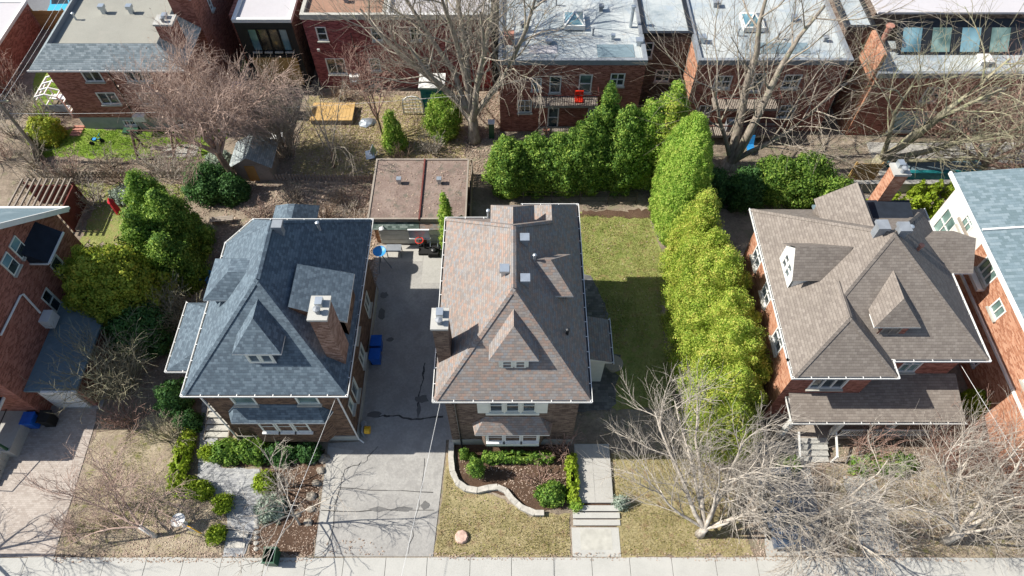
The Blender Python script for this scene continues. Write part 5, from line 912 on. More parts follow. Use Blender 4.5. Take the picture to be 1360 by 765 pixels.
evergreen('low_hedge', 'narrow yellow green hedge along the walk', 'hedge', (3.3, 11.8, .04), .27, 1.2, .7, 'box', 3500, .07, 'yew', 271, trunk=False, box=9, clump=.12, nclump=90, rough=.05)
evergreen('low_hedge', 'golden hedge strip along the narrow garden path', 'hedge', (-18.35, 13.0, .02), .4, 1.5, .7, 'box', 3500, .08, 'yew', 272, trunk=False, box=4, clump=.18, nclump=70, rough=.08)
# leaves and grass
scatter('fallen_leaves', 'brown fallen leaves covering the verge beside the paved drive', 'leaves', [(-23.7, 7.75), (-15, 7.75), (-15.4, 10.5), (-18.5, 11.4), (-21.5, 11.8), (-24, 15)], 110, .04, 'dead_leaf', 1)
scatter('fallen_leaves', 'brown fallen leaves in the bed beside the driveway', 'leaves', [(-13.8, 7.8), (-10.3, 7.8), (-10.5, 13.3), (-13.4, 13)], 110, .042, 'dead_leaf', 2)
scatter('fallen_leaves', 'leaf litter on the slope behind the slate roof house', 'leaves', [(-20, 24.5), (-8.8, 24.8), (-9.4, 33.5), (-20.5, 33.5)], 110, .08, 'dead_leaf', 3, holes=[[(-16, 13), (-8, 13), (-8, 24.7), (-16, 24.7)]])
scatter('fallen_leaves', 'leaf litter on the gravel roof of the double garage', 'leaves', [(-9.2, 28.3), (-3.2, 28.3), (-3.2, 33.2), (-9.2, 33.2)], 16, .06, 'dead_leaf', 4, z=2.71)
scatter('fallen_leaves', 'leaves scattered under the front trees at the porch', 'leaves', [(9.5, 7.8), (30, 7.8), (30, 13.8), (10, 13.6)], 80, .05, 'dead_leaf', 5)
scatter('fallen_leaves', 'leaves scattered in the yards behind the garage', 'leaves', [(-21, 33.6), (-1, 33.6), (-1, 43.5), (-16, 43.5)], 60, .075, 'dead_leaf', 6)
scatter('fallen_leaves', 'leaves under the evergreens at the left', 'leaves', [(-24, 16.5), (-16.2, 16.5), (-16.2, 24.5), (-24, 26)], 60, .06, 'dead_leaf', 7)
scatter('fallen_leaves', 'leaf scraps along the foot of the driveway', 'leaves', [(-10, 7.9), (-6.5, 7.85), (-6.8, 8.4), (-8, 8.7), (-10, 8.4)], 45, .045, 'dead_leaf', 8, z=.05)
scatter('fallen_leaves', 'leaf scraps and soil along the sidewalk edge at the left', 'leaves', [(-23.7, 7.45), (-10.3, 7.5), (-10.3, 7.95), (-23.7, 7.95)], 150, .04, 'dead_leaf', 21, z=.09)
scatter('fallen_leaves', 'leaf scraps along the sidewalk edge below the front lawns', 'leaves', [(-4.3, 7.6), (24, 7.5), (24, 7.95), (-4.3, 7.95)], 110, .04, 'dead_leaf', 22, z=.09)
scatter('fallen_leaves', 'few dry leaves on the front lawn beside the driveway', 'leaves', [(-3.9, 7.9), (3, 7.9), (3, 9.8), (-.5, 10.6), (-3.5, 11.5)], 9, .045, 'dead_leaf', 24)
scatter('fallen_leaves', 'few dry leaves on the back lawn', 'leaves', [(4.6, 20), (9.3, 20), (9.8, 30), (4.8, 30)], 8, .05, 'dead_leaf', 25)
scatter('fallen_leaves', 'leaves strewn along the rear garden fence at the left', 'leaves', [(-36, 30), (-21, 30), (-21, 36), (-36, 36)], 45, .06, 'dead_leaf', 26)
scatter('fallen_leaves', 'dry leaves over the mulch bed', 'leaves', [(-2.9, 12.2), (-.3, 11.1), (1.2, 10.3), (3.0, 10.5), (3, 12.7), (-3, 13.2)], 70, .045, 'dead_leaf', 23, z=.06)
scatter('grass_clumps', 'green tufts dotted over the front lawn beside the driveway', 'grass', [(-3.9, 7.9), (3, 7.9), (3, 9.8), (-.5, 10.6), (-3.4, 11.4)], 45, .09, 'grass_blade', 27, .02, True)
scatter('grass_clumps', 'green tufts dotted over the lawn right of the front walk', 'grass', [(5.8, 8), (11, 8), (9.7, 13), (5.6, 13)], 45, .09, 'grass_blade', 28, .02, True)
scatter('grass_clumps', 'straw tufts dotted over the back lawn', 'grass', [(5.5, 20), (9.4, 20), (9.8, 30), (4.8, 30), (5.8, 24)], 70, .09, 'straw', 29, .02, True)
scatter('lawn_grass', 'dry straw grass on the front lawn left of the walk', 'grass', [(-4.0, 7.85), (3.0, 7.85), (3.05, 9.9), (1, 9.8), (-.4, 10.6), (-1.6, 11.0), (-2.8, 11.1), (-3.6, 12.5)], 420, .06, 'straw', 9, .02, True)
scatter('lawn_grass', 'dry straw grass on the front lawn right of the walk', 'grass', [(5.7, 7.85), (12, 7.85), (11.5, 12), (9.8, 13.1), (5.5, 13.1)], 380, .06, 'straw', 10, .02, True)
scatter('lawn_grass', 'yellow green grass on the back lawn beside the cedars', 'grass', [(4.3, 16), (9.5, 16), (9.5, 22), (10.1, 27), (9.5, 30.4), (4.6, 30.7)], 330, .065, 'grass_blade', 11, .02, True, holes=[[(3.4, 15), (7.1, 15.4), (7.1, 19.5), (5.6, 20.5), (6.2, 22.5), (5.2, 25.5), (3.4, 26)]])
scatter('lawn_grass', 'bright green grass below the apartment house', 'grass', [(-36, 36.4), (-22.3, 36.2), (-22.3, 39.1), (-36.3, 39.1)], 260, .09, 'grass_bright', 12, .02, True)
scatter('lawn_grass', 'patchy grass on the verge beside the paved drive', 'grass', [(-23.6, 8.6), (-18.0, 9.6), (-18.7, 14.2), (-22, 15)], 330, .06, 'grass_blade', 13, .02, True)
scatter('lawn_grass', 'patchy dry grass in the yards behind the garage', 'grass', [(-16, 34.2), (-3.6, 34.6), (-4, 42.6), (-16, 42.6)], 130, .09, 'straw', 14, .02, True)
scatter('lawn_grass', 'patchy grass on the verge below the porch', 'grass', [(17.6, 7.9), (30, 7.9), (30, 12.3), (17.6, 12.4)], 130, .06, 'straw', 15, .02, True)

# ------------------------------------------------------------------ smaller things
def bin_(label, x, y, z=0, mat='blue_plastic', rot=0, group=None, s=1.0):
    o = thing('wheeled_bin', label, 'bin', (x, y, z), group); q = MB(); b0, b1, h = .25 * s, .31 * s, .95 * s; i = 0
    q.v = [(x - b0, y - b0, z + .05), (x + b0, y - b0, z + .05), (x + b0, y + b0, z + .05), (x - b0, y + b0, z + .05), (x - b1, y - b1 * 1.1, z + h), (x + b1, y - b1 * 1.1, z + h), (x + b1, y + b1 * 1.1, z + h), (x - b1, y + b1 * 1.1, z + h)]
    q.f = [(0, 3, 2, 1), (0, 1, 5, 4), (1, 2, 6, 5), (2, 3, 7, 6), (3, 0, 4, 7), (4, 5, 6, 7)]; q.build('body', mat, o)
    MB().obox((x, y, z + h + .04), (b1 * 1.08, 0, .02), (0, b1 * 1.2, 0), (0, 0, .035)).build('lid', mat, o)
    MB().tube([(x - b1 * 1.1, y - .2, z + h), (x - b1 * 1.1, y + .2, z + h)], .02, 6).build('handle', mat, o)
    for sy in (-.22, .22): MB().tube([(x - b0, y + sy - .03, z + .1), (x - b0, y + sy + .03, z + .1)], .1, 10).build('wheel', 'rubber', o)
    o.rotation_euler = (0, 0, rot); return o
bin_('blue bin against the brick wall in the driveway, nearer the chimney', -8.22, 19.1, .03); bin_('blue bin against the brick wall in the driveway, nearer the garage', -8.24, 20.0, .03)
bin_('blue bin beside the red gabled house porch', -27.4, 15.0, .03); bin_('dark bin beside the blue bin at the red gabled house', -26.5, 15.1, .03, 'rubber')
bin_('blue bin between the apartment house and the black framed house', -22.0, 43.2, 0); bin_('blue bin in the narrow passage, lower one', -21.9, 42.2, 0)
# green open bin on the sidewalk
gb_ = thing('open_bin', 'dark green bin lying open beside the sidewalk', 'bin', (-12.3, 7.65, .08)); q = MB(); x, y = -12.3, 7.65
for (a, b, c, d) in ((-.3, .3, -.36, -.32), (-.3, .3, .32, .36), (-.3, -.26, -.32, .32), (.26, .3, -.32, .32)): q.box(x + a, x + b, y + c, y + d, .1, .95)
q.box(x - .26, x + .26, y - .32, y + .32, .1, .14).build('body', 'green_plastic', gb_); MB().box(x - .35, x + .35, y + .36, y + .41, .45, .98).build('lid', 'green_plastic', gb_)
MB().box(x - .34, x + .34, y - .4, y - .36, .9, .96).build('rim', 'green_plastic', gb_)
# basketball hoop
bh = thing('basketball_hoop', 'portable basketball hoop with clear backboard in front of the garage', 'basketball hoop', (-5.9, 27.2, .04))
MB().box(-6.3, -5.5, 27.1, 27.9, .04, .24).build('base', 'rubber', bh); MB().tube([(-5.9, 27.6, .2), (-5.9, 27.4, 1.2), (-5.9, 26.9, 2.7)], .06, 8).build('pole', 'black_metal', bh)
bb = MB().box(-6.55, -5.25, 26.6, 26.64, 2.55, 3.4).build('backboard', 'steel', bh); MB().box(-6.58, -5.22, 26.56, 26.66, 3.4, 3.46).box(-6.58, -5.22, 26.56, 26.66, 2.5, 2.55).build('frame', 'white_trim', bb)
q = MB(); n = 18
for i in range(n): a0, a1 = 2 * math.pi * i / n, 2 * math.pi * (i + 1) / n; q.bar((-5.9 + .25 * math.cos(a0), 26.3 + .25 * math.sin(a0), 2.75), (-5.9 + .25 * math.cos(a1), 26.3 + .25 * math.sin(a1), 2.75), .035)
q.build('rim', 'red_plastic', bb); q = MB()
for i in range(10): a0 = 2 * math.pi * i / 10; q.bar((-5.9 + .24 * math.cos(a0), 26.3 + .24 * math.sin(a0), 2.74), (-5.9 + .13 * math.cos(a0 + .3), 26.3 + .13 * math.sin(a0 + .3), 2.35), .014)
q.build('net', 'white_trim', bb)
# satellite dish on a stand
sd = thing('satellite_dish', 'pale blue dish on a tripod beside the garage door', 'dish', (-8.5, 26.0, .03)); MB().lathe((-8.55, 26.1, 1.7), [(.05, 0), (.28, .05), (.42, .16), (.44, .18), (.4, .17), (.26, .07), (.02, .03)], 18).build('dish', 'sky_plastic', sd, True)
q = MB()
for a in (0, 2.1, 4.2): q.bar((-8.55, 26.1, 1.7), (-8.55 + .5 * math.cos(a), 26.1 + .5 * math.sin(a), .04), .05)
q.build('tripod', 'grey_metal', sd)
gt = thing('garden_table', 'dark metal folding table frame in front of the left garage door', 'table', (-7.9, 27.2, .04)); q = MB().box(-8.4, -7.4, 26.9, 27.5, .72, .76)
q.build('top', 'grey_metal', gt)
for lx, ly in ((-8.35, 26.95), (-7.45, 26.95), (-8.35, 27.45), (-7.45, 27.45)): MB().bar((lx, ly, .04), (lx, ly, .72), .05).build('leg', 'grey_metal', gt)
lw_ = thing('lawn_mower', 'dark machine parked beside the basketball hoop', 'mower', (-4.9, 27.2, .04)); MB().prism([(-5.2, 26.9), (-4.6, 26.9), (-4.55, 27.4), (-4.7, 27.6), (-5.1, 27.6), (-5.25, 27.4)], .15, .45).build('deck', 'rubber', lw_); MB().lathe((-4.9, 27.2, .45), [(.18, 0), (.18, .15), (.08, .2)], 10).build('engine', 'black_metal', lw_); MB().tube([(-5.15, 27.5, .4), (-5.15, 28, 1), (-4.65, 28, 1), (-4.65, 27.5, .4)], .025, 6).build('handle', 'steel', lw_)
for wx, wy in ((-5.25, 27.0), (-4.55, 27.0), (-5.25, 27.5), (-4.55, 27.5)): MB().tube([(wx - .03, wy, .16), (wx + .03, wy, .16)], .12, 10).build('wheel', 'rubber', lw_)
hy = thing('hose_reel', 'yellow hose reel at the front corner of the brown brick wall', 'hose reel', (-8.25, 14.5, .03)); q = MB().tube([(-8.35, 14.5, .5), (-8.05, 14.5, .5)], .22, 14); q.build('drum', 'yellow_plastic', hy); MB().box(-8.5, -8.4, 14.3, 14.7, .03, .75).build('bracket', 'steel', hy); MB().lathe((-8.5, 14.95, .03), [(.16, 0), (.18, .35), (.12, .4)], 10).build('pail', 'steel', hy)
lw_.location.x -= .35
# stones
sw_ = thing('stone_wall', 'low curved pale stone wall around the mulch bed', 'wall', (-3.2, 12, 0)); path = [(-3.42, 14.0), (-3.42, 13.0), (-3.3, 12.2), (-3.0, 11.6), (-2.5, 11.25), (-1.9, 11.15), (-1.3, 11.3), (-.8, 11.35), (-.35, 11.15), (.0, 10.7), (.5, 10.25), (1.2, 9.95), (1.7, 9.95)]
for (a, b) in zip(path, path[1:]):
    L = math.dist(a, b); k = max(1, round(L / .42))
    for j in range(k):
        p, q_ = [(a[0] + (b[0] - a[0]) * t_, a[1] + (b[1] - a[1]) * t_) for t_ in (j / k, (j + 1) / k)]; m = Vector(((p[0] + q_[0]) / 2, (p[1] + q_[1]) / 2, 0)); d = Vector((q_[0] - p[0], q_[1] - p[1], 0)); l = d.length; d.normalize(); n_ = Vector((-d.y, d.x, 0)); h = .33 + rnd.uniform(-.025, .02)
        MB().obox(m + Vector((0, 0, h / 2 - .03)), d * (l / 2 + .005), n_ * (.15 + rnd.uniform(-.015, .015)), (0, 0, h / 2)).build('stone', 'stone', sw_)
def rock(name, label, x, y, s, mat, seed, h=.5, group=None, z=0.):
    r = random.Random(seed); q = MB(); n = 8; i0 = 0
    for k, (rr2, zz) in enumerate(((1, -.05), (1.05, .25), (.8, .75), (.35, 1.0))):
        for j in range(n): a = 2 * math.pi * j / n; f_ = r.uniform(.78, 1.15); q.v.append((x + s * rr2 * f_ * math.cos(a), y + s * rr2 * f_ * math.sin(a) * .8, z + h * s * 2 * zz * r.uniform(.85, 1.1)))
    for k in range(3):
        for j in range(n): q.f.append((k * n + j, k * n + (j + 1) % n, (k + 1) * n + (j + 1) % n, (k + 1) * n + j))
    q.f.append(tuple(3 * n + j for j in range(n))); return tag(q.build(name, mat), label, 'rock', group)
for i, (x, y, s) in enumerate([(-10.55, 13.0, .34), (-10.6, 12.3, .28), (-10.75, 11.6, .26), (-10.9, 10.9, .3), (-10.8, 10.2, .24), (-10.85, 9.5, .26), (-11.15, 12.8, .2), (-11.5, 9.9, .22)]): rock('border_stone', 'grey border stone along the left edge of the driveway', x, y, s, 'rock', i, .4, 'stones edging the driveway')
for i in range(9): rock('border_stone', 'small pale stone edging the garden path entrance', -13.75 + .05 * i, 10.4 - i * .28, .15, 'stone', 20 + i, .4, 'stones edging the path')
sl = thing('path_step', 'pale stone step at the garden path entrance', 'step', (-14.4, 8.5, 0)); MB().prism([(-15.0, 8.7), (-13.9, 8.7), (-13.85, 9.0), (-14.95, 9.05)], 0, .16).prism([(-15.0, 8.2), (-13.95, 8.2), (-13.95, 8.5), (-14.98, 8.5)], 0, .1).build('slab', 'stone', sl)
ss = tag(MB().lathe((-2.65, 8.75, 0), [(.38, 0), (.34, .2), (.3, .24), (.02, .25)], 9).build('tree_stump', 'cut_wood'), 'pinkish cut tree stump in the dry front lawn', 'stump')
# bird bath and sign post
bd_ = thing('bird_bath', 'white round bird bath on the leafy verge', 'bird bath', (-17.4, 9.4, 0)); MB().lathe((-17.4, 9.4, 0), [(.18, 0), (.1, .1), (.08, .7), (.12, .78)], 12).build('pedestal', 'white_trim', bd_); MB().lathe((-17.4, 9.4, .78), [(.12, 0), (.36, .1), (.36, .14), (.3, .1), (.02, .06)], 18).build('bowl', 'white_trim', bd_)
sp_ = thing('sign_post', 'thin post with a grey plate and a yellow diamond plate beside the path', 'sign', (-16.0, 8.7, 0)); MB().tube([(-16, 8.7, 0), (-16, 8.7, 2.0)], .03, 7).build('post', 'grey_metal', sp_)
MB().obox((-15.95, 8.66, 1.9), (.22, -.1, .24), (-.22, .1, .24), (.01, .015, 0)).build('diamond_plate', 'yellow_plastic', sp_); MB().obox((-16.2, 8.75, 1.6), (.16, 0, 0), (0, .03, .22), (0, .01, 0)).build('plate', 'steel', sp_)
# chairs, benches, parasol, swing, glider, pole in the left gardens
for i, (x, y, a) in enumerate(((-20.6, 25.0, .4), (-19.6, 24.8, -.2))):
    ch = thing('garden_chair', ['blue plastic garden chair under the dark evergreen, the duller one', 'bright blue plastic garden chair beside the left dormer'][i], 'chair', (x, y, 0)); MB().box(x - .25, x + .25, y - .25, y + .25, .38, .42).build('seat', 'sky_plastic', ch); MB().obox((x, y + .3, .68), (.25, 0, 0), (0, .08, .28), (0, .015, 0)).build('backrest', 'sky_plastic', ch)
    for sx in (-.22, .22):
        for sy in (-.22, .22): MB().bar((x + sx, y + sy, 0), (x + sx, y + sy, .38), .05).build('leg', 'sky_plastic', ch)
        MB().bar((x + sx * 1.15, y - .22, .6), (x + sx * 1.15, y + .28, .6), .05).build('armrest', 'sky_plastic', ch)
    ch.rotation_euler = (0, 0, a)
for lab, x, y, a in (('grey plank bench lying crosswise on the leaf litter', -20.2, 30.0, .12), ('grey plank bench standing lengthwise on the leaf litter', -20.9, 28.6, 1.35)):
    be = thing('plank_bench', lab, 'bench', (x, y, 0)); [MB().box(x - .8, x + .8, y - .22 + k * .15, y - .09 + k * .15, .38, .42).build('plank', 'wood_grey', be) for k in range(3)]
    for sx in (-.6, .6): MB().box(x + sx - .05, x + sx + .05, y - .2, y + .2, 0, .38).build('leg', 'wood_grey', be)
    be.rotation_euler = (0, 0, a)
um = thing('parasol', 'closed red parasol standing in the left back garden', 'parasol', (-26.9, 29.9, 0)); MB().tube([(-26.9, 29.9, 0), (-26.9, 29.9, 2.6)], .03, 7).build('pole', 'wood_grey', um); MB().lathe((-26.9, 29.9, 1.0), [(.1, 0), (.22, .15), (.2, .8), (.16, 1.2), (.22, 1.3), (.03, 1.65)], 9).build('canopy', 'red_cloth', um); MB().lathe((-26.9, 29.9, 0), [(.3, 0), (.3, .08), (.05, .12)], 12).build('base', 'rubber', um)
sf_ = thing('swing_frame', 'brown A frame swing beside the bright lawn', 'swing', (-26.6, 36.6, 0))
for sx in (-28.0, -25.2): MB().bar((sx, 36.0, 0), (sx + .3, 36.7, 2.2), .13).bar((sx, 37.4, 0), (sx + .3, 36.7, 2.2), .13).bar((sx + .1, 36.2, .7), (sx + .1, 37.2, .7), .07).build('leg_frame', 'dark_wood', sf_)
MB().bar((-28.0, 36.7, 2.25), (-24.6, 36.7, 2.25), .1).build('top_beam', 'dark_wood', sf_); MB().bar((-28, 36.0, .12), (-25.2, 36.0, .12), .08).build('ground_beam', 'dark_wood', sf_)
MB().box(-27.0, -25.8, 36.5, 36.9, .5, .54).build('seat', 'wood_grey', sf_)
for sx in (-26.95, -25.85): MB().bar((sx, 36.7, .52), (sx, 36.7, 2.2), .025).build('rope', 'grey_metal', sf_)
tag(MB().prism([(-26.3, 36.2), (-23.8, 36.3), (-23.7, 37.6), (-26.2, 37.6)], 0, .05).build('sand_tray', 'concrete'), 'pale flat slab beneath the swing frame', 'slab')
gl = thing('garden_glider', 'white framed garden glider seat with arched ribs beside the apartment house', 'glider', (-36.0, 41.4, 0)); q = MB(); gx, gy = -36.6, 40.6
for k in range(4):
    yy = gy + k * .75; pts = [(gx - .1, yy, .05), (gx - .1, yy, 1.4), (gx + .25, yy, 2.0), (gx + 1.1, yy, 2.25), (gx + 1.9, yy, 2.0), (gx + 2.1, yy, 1.4), (gx + 2.1, yy, .05)]
    for a, b in zip(pts, pts[1:]): q.bar(a, b, .1)
for (dx, zz) in ((-.1, 1.4), (.25, 2.0), (1.1, 2.25), (1.9, 2.0), (2.1, 1.4), (-.1, .4), (2.1, .4)): q.bar((gx + dx, gy, zz), (gx + dx, gy + 2.25, zz), .08)
q.build('frame', 'white_trim', gl); MB().box(gx + .1, gx + 1.9, gy + .2, gy + .8, .4, .5).build('seat', 'white_trim', gl); MB().box(gx + .1, gx + 1.9, gy + 1.5, gy + 2.1, .4, .5).build('seat', 'white_trim', gl); MB().obox((gx + 1.0, gy + .15, .75), (.9, 0, 0), (0, .05, .3), (0, .02, 0)).build('backrest', 'grey_metal', gl)
tc = thing('push_trike', 'small teal tricycle standing on the bright lawn', 'tricycle', (-31.5, 37.7, 0)); MB().bar((-31.8, 37.7, .25), (-31.2, 37.8, .45), .06).bar((-31.2, 37.8, .2), (-31.15, 37.8, .8), .05).bar((-31.15, 37.6, .8), (-31.15, 38.0, .8), .04).build('frame', 'teal_panel', tc); MB().box(-31.75, -31.5, 37.6, 37.85, .42, .47).build('seat', 'sky_plastic', tc)
for wx, wy in ((-31.85, 37.5), (-31.85, 37.9), (-31.18, 37.8)): MB().tube([(wx, wy - .03, .2), (wx, wy + .03, .2)], .2, 12).build('wheel', 'rubber', tc)
for k in range(4): tag(MB().box(-33.95, -33.15, 39.35 - k * .3, 39.55 - k * .3, 0, .12).build('paving_brick', 'terracotta'), 'pink stepping block in the short row beside the apartment wall', 'paver', 'stepping blocks beside the apartment')
up_ = thing('utility_pole', 'weathered wooden utility pole at the rear garden fence', 'pole', (-34.9, 35.9, 0)); MB().tube([(-34.9, 35.9, 0), (-34.85, 35.9, 6.3)], [.15, .1], 9).build('shaft', 'bark_grey', up_); MB().bar((-35.6, 35.9, 5.7), (-34.1, 35.9, 5.7), .1).build('crossarm', 'bark_grey', up_)
pg = thing('pergola', 'dark red shed with open slatted pergola roof beside the pale roof', 'pergola', (-32, 30.5, 0))
for x, y in ((-33.6, 29.2), (-30.3, 29.2), (-33.6, 31.8), (-30.3, 31.8)): MB().box(x - .06, x + .06, y - .06, y + .06, 0, 2.1).build('post', 'dark_red_wood', pg)
MB().box(-33.6, -30.3, 31.7, 31.78, .1, 1.9).box(-30.36, -30.28, 29.3, 31.7, .1, 1.9).build('side_panel', 'dark_red_wood', pg)
for k in range(9): MB().box(-33.8 + k * .42, -33.72 + k * .42, 28.9, 32.1, 2.1, 2.22).build('slat', 'wood_grey', pg)
# small grey shed, deck, white shed, rear things
gs = thing('garden_shed', 'small shed with grey gabled roof beside the bare bush', 'shed', (-18.6, 35, 0)); MB().box(-19.9, -17.4, 33.9, 35.9, 0, 1.7).build('wall', 'wood_grey', gs)
MB().poly([(-20.2, 33.7, 1.5), (-18.6, 33.7, 2.5), (-18.6, 36.3, 2.5), (-20.2, 36.3, 1.5)][::-1]).poly([(-17.1, 33.7, 1.5), (-17.1, 36.3, 1.5), (-18.6, 36.3, 2.5), (-18.6, 33.7, 2.5)][::-1]).build('roof', 'pale_shingle', gs)
MB().poly([(-19.9, 33.9, 1.7), (-17.4, 33.9, 1.65), (-18.6, 33.9, 2.42)]).build('gable', 'wood_grey', gs)
MB().box(-19.1, -18.4, 33.85, 33.9, .05, 1.55).build('door', 'wood_cedar', gs)
dk = thing('garden_deck', 'yellow timber deck in the rear yard', 'deck', (-14, 40.6, 0))
for k in range(12): MB().box(-15.65 + k * .275, -15.39 + k * .275, 39.7, 41.7, .42, .5).build('plank', 'wood_yellow', dk)
MB().box(-15.6, -12.4, 39.75, 41.65, 0, .42).build('base', 'wood_grey', dk)
wsd = thing('garden_shed', 'pale blue and white shed behind the taupe roof', 'shed', (21.2, 28.4, 0)); MB().box(20.2, 22.0, 27.4, 29.4, 0, 2.2).build('wall', 'white_siding', wsd); MB().box(20.05, 22.1, 27.2, 29.6, 2.2, 2.35).build('roof', 'blue_metal', wsd); MB().box(21.9, 22.03, 27.1, 29.6, 2.36, 2.5).build('gutter', 'white_trim', wsd)
tl = thing('wooden_shed', 'low weathered wooden shed roof behind the brick chimney', 'shed', (23.6, 29.4, 0)); MB().box(22.4, 25.2, 28.9, 30.6, 0, 1.9).build('wall', 'wood_grey', tl)
for k in range(9): MB().box(22.3 + k * .325, 22.6 + k * .325, 28.75, 30.8, 1.9, 1.96).build('roof_board', 'wood_grey', tl)
for nm, (x, y), (x2, y2), h, mt, lab in (('board_fence', (-41.0, 51.6), (-35.8, 51.7), 1.9, 'fence_board', 'tall cedar board fence beside the low brick garage'), ('board_fence', (24.5, 33.9), (26.4, 33.9), 1.8, 'wood_yellow', 'bright cedar board fence behind the evergreens'), ('board_fence', (37.6, 34.0), (40.5, 33.4), 2.0, 'wood_yellow', 'orange board fence at the right end of the terrace'), ('board_fence', (-2.85, 28.2), (-2.85, 34.5), 1.5, 'wood_grey', 'weathered board fence along the garage side'), ('board_fence', (-34.5, 34.2), (-20.6, 34.2), .9, 'wood_grey', 'low weathered fence below the apartment lawn'), ('board_fence', (-20.4, 34.0), (-10.2, 33.8), .9, 'wood_grey', 'low grey fence behind the leaf covered slope'), ('board_fence', (-36.2, 37.5), (-34.6, 34.8), 1.2, 'wood_grey', 'short dark picket fence beside the utility pole')):
    fence(nm, lab, (x, y), (x2, y2), h if h > 1 else .7, mt, gap=.012 if h > 1 else .09)
gw = tag(MB().box(21.5, 40, 32.75, 33.0, 0, .9).build('garden_wall', 'concrete_block'), 'low concrete wall between the terrace and the cedar rows', 'wall'); MB().box(21.4, 40, 32.7, 33.05, .9, .98).build('coping', 'concrete', gw)
pt = thing('long_planter', 'long metal water trough planter on the terrace', 'planter', (31, 34.4, 0)); MB().box(27.6, 34.5, 34.0, 34.3, 0, .7).build('front_panel', 'teal_panel', pt); MB().box(27.6, 34.5, 34.3, 35.2, .6, .68).build('top', 'blue_metal', pt); MB().box(27.6, 34.5, 35.2, 35.3, 0, .7).build('back_panel', 'teal_panel', pt)
cf = thing('wire_fence', 'black wire fence along the edge of the back lawn', 'fence', (4, 31.6, 0)); q = MB()
for k in range(5): MB().bar((.8 + k * 2.0, 31.7, 0), (.8 + k * 2.0, 31.7, 1.3), .05).build('post', 'black_metal', cf)
for zz in (.3, .75, 1.25): MB().bar((.8, 31.7, zz), (8.8, 31.7, zz), .025).build('wire', 'black_metal', cf)
wd_ = thing('door_mat_box', 'green vertical container beside the corner of the long row house', 'container', (-1.3, 38.6, 0)); MB().box(-1.75, -1.35, 38.2, 38.6, 0, 1.5).build('body', 'green_plastic', wd_); MB().box(-1.8, -1.3, 38.15, 38.65, 1.5, 1.56).build('lid', 'white_trim', wd_)
bt = thing('round_table', 'weathered round table on the shaded side patio', 'table', (6.1, 18.6, .03)); MB().lathe((6.1, 18.6, .7), [(.5, 0), (.55, .02), (.55, .06), (.02, .07)], 18).build('top', 'wood_grey', bt); MB().lathe((6.1, 18.6, .03), [(.28, 0), (.08, .08), (.07, .67)], 10).build('pedestal', 'wood_grey', bt)
bbq = thing('barbecue', 'covered grey barbecue on the lower balcony under the twin trunked tree', 'barbecue', (16.6, 38.3, .9)); MB().box(16.1, 17.1, 38.0, 38.6, .92, 1.75).build('cart', 'grey_metal', bbq); MB().tube([(16.1, 38.3, 1.75), (17.1, 38.3, 1.75)], .28, 12).build('lid', 'steel', bbq)
# parked car beyond the board fence
def car(label, x, y, rot, body):
    o = thing('parked_car', label, 'car', (x, y, 0)); q = MB(); L, W = 2.1, .88
    prof = [(-L, .35), (-L, .85), (-L + .15, .95), (-1.2, 1.0), (-.7, 1.42), (.9, 1.45), (1.6, 1.0), (L - .1, .92), (L, .7), (L, .35)]
    n = len(prof); i0 = 0
    for sx in (-W, W):
        for (a, z) in prof: q.v.append((x + sx * (.86 if z > 1.2 else 1), y + a, z))
    q.f.append(tuple(range(n))); q.f.append(tuple(range(2 * n - 1, n - 1, -1)))
    for k in range(n): q.f.append((k, k + n, (k + 1) % n + n, (k + 1) % n))
    q.build('body', body, o); e = .012
    MB().poly([(x - W * .82, y - 1.17, 1.03 + e), (x + W * .82, y - 1.17, 1.03 + e), (x + W * .76, y - .74, 1.39 + e), (x - W * .76, y - .74, 1.39 + e)]).build('windscreen', 'glass', o)
    MB().poly([(x - W * .76, y + .96, 1.41 + e), (x + W * .76, y + .96, 1.41 + e), (x + W * .82, y + 1.54, 1.04 + e), (x - W * .82, y + 1.54, 1.04 + e)]).build('rear_window', 'glass', o)
    for sx in (-1, 1):
        MB().poly([(x + sx * (W * .99 + e), y - 1.0, 1.03), (x + sx * (W * .99 + e), y + 1.35, 1.05), (x + sx * (W * .87 + e), y + .85, 1.38), (x + sx * (W * .87 + e), y - .68, 1.37)]).build('side_window', 'glass', o)
        MB().box(x + sx * .6 - .16, x + sx * .6 + .16, y - L - .02, y - L + .02, .62, .78).build('headlight', 'car_white', o)
        for wy in (-1.3, 1.3): wh = MB().tube([(x + sx * W - .1, y + wy, .32), (x + sx * W + .03 * sx, y + wy, .32)], .32, 14).build('wheel', 'rubber', o); MB().tube([(x + sx * W, y + wy, .32), (x + sx * (W + .05), y + wy, .32)], .19, 10).build('rim', 'steel', wh)
    o.rotation_euler = (0, 0, rot); return o
car('turquoise car parked beyond the tall board fence', -39.9, 55.0, .05, 'car_blue')
patch('parking_pad', [(-46, 51.9), (-34, 51.9), (-34, 58), (-46, 58)], .03, 'street_asphalt', 0)
plain('car_slate', '#3d4c60', .3, .6, .05)
car('slate blue car half hidden under the bare street tree', 14.3, 10.2, .05, 'car_slate')
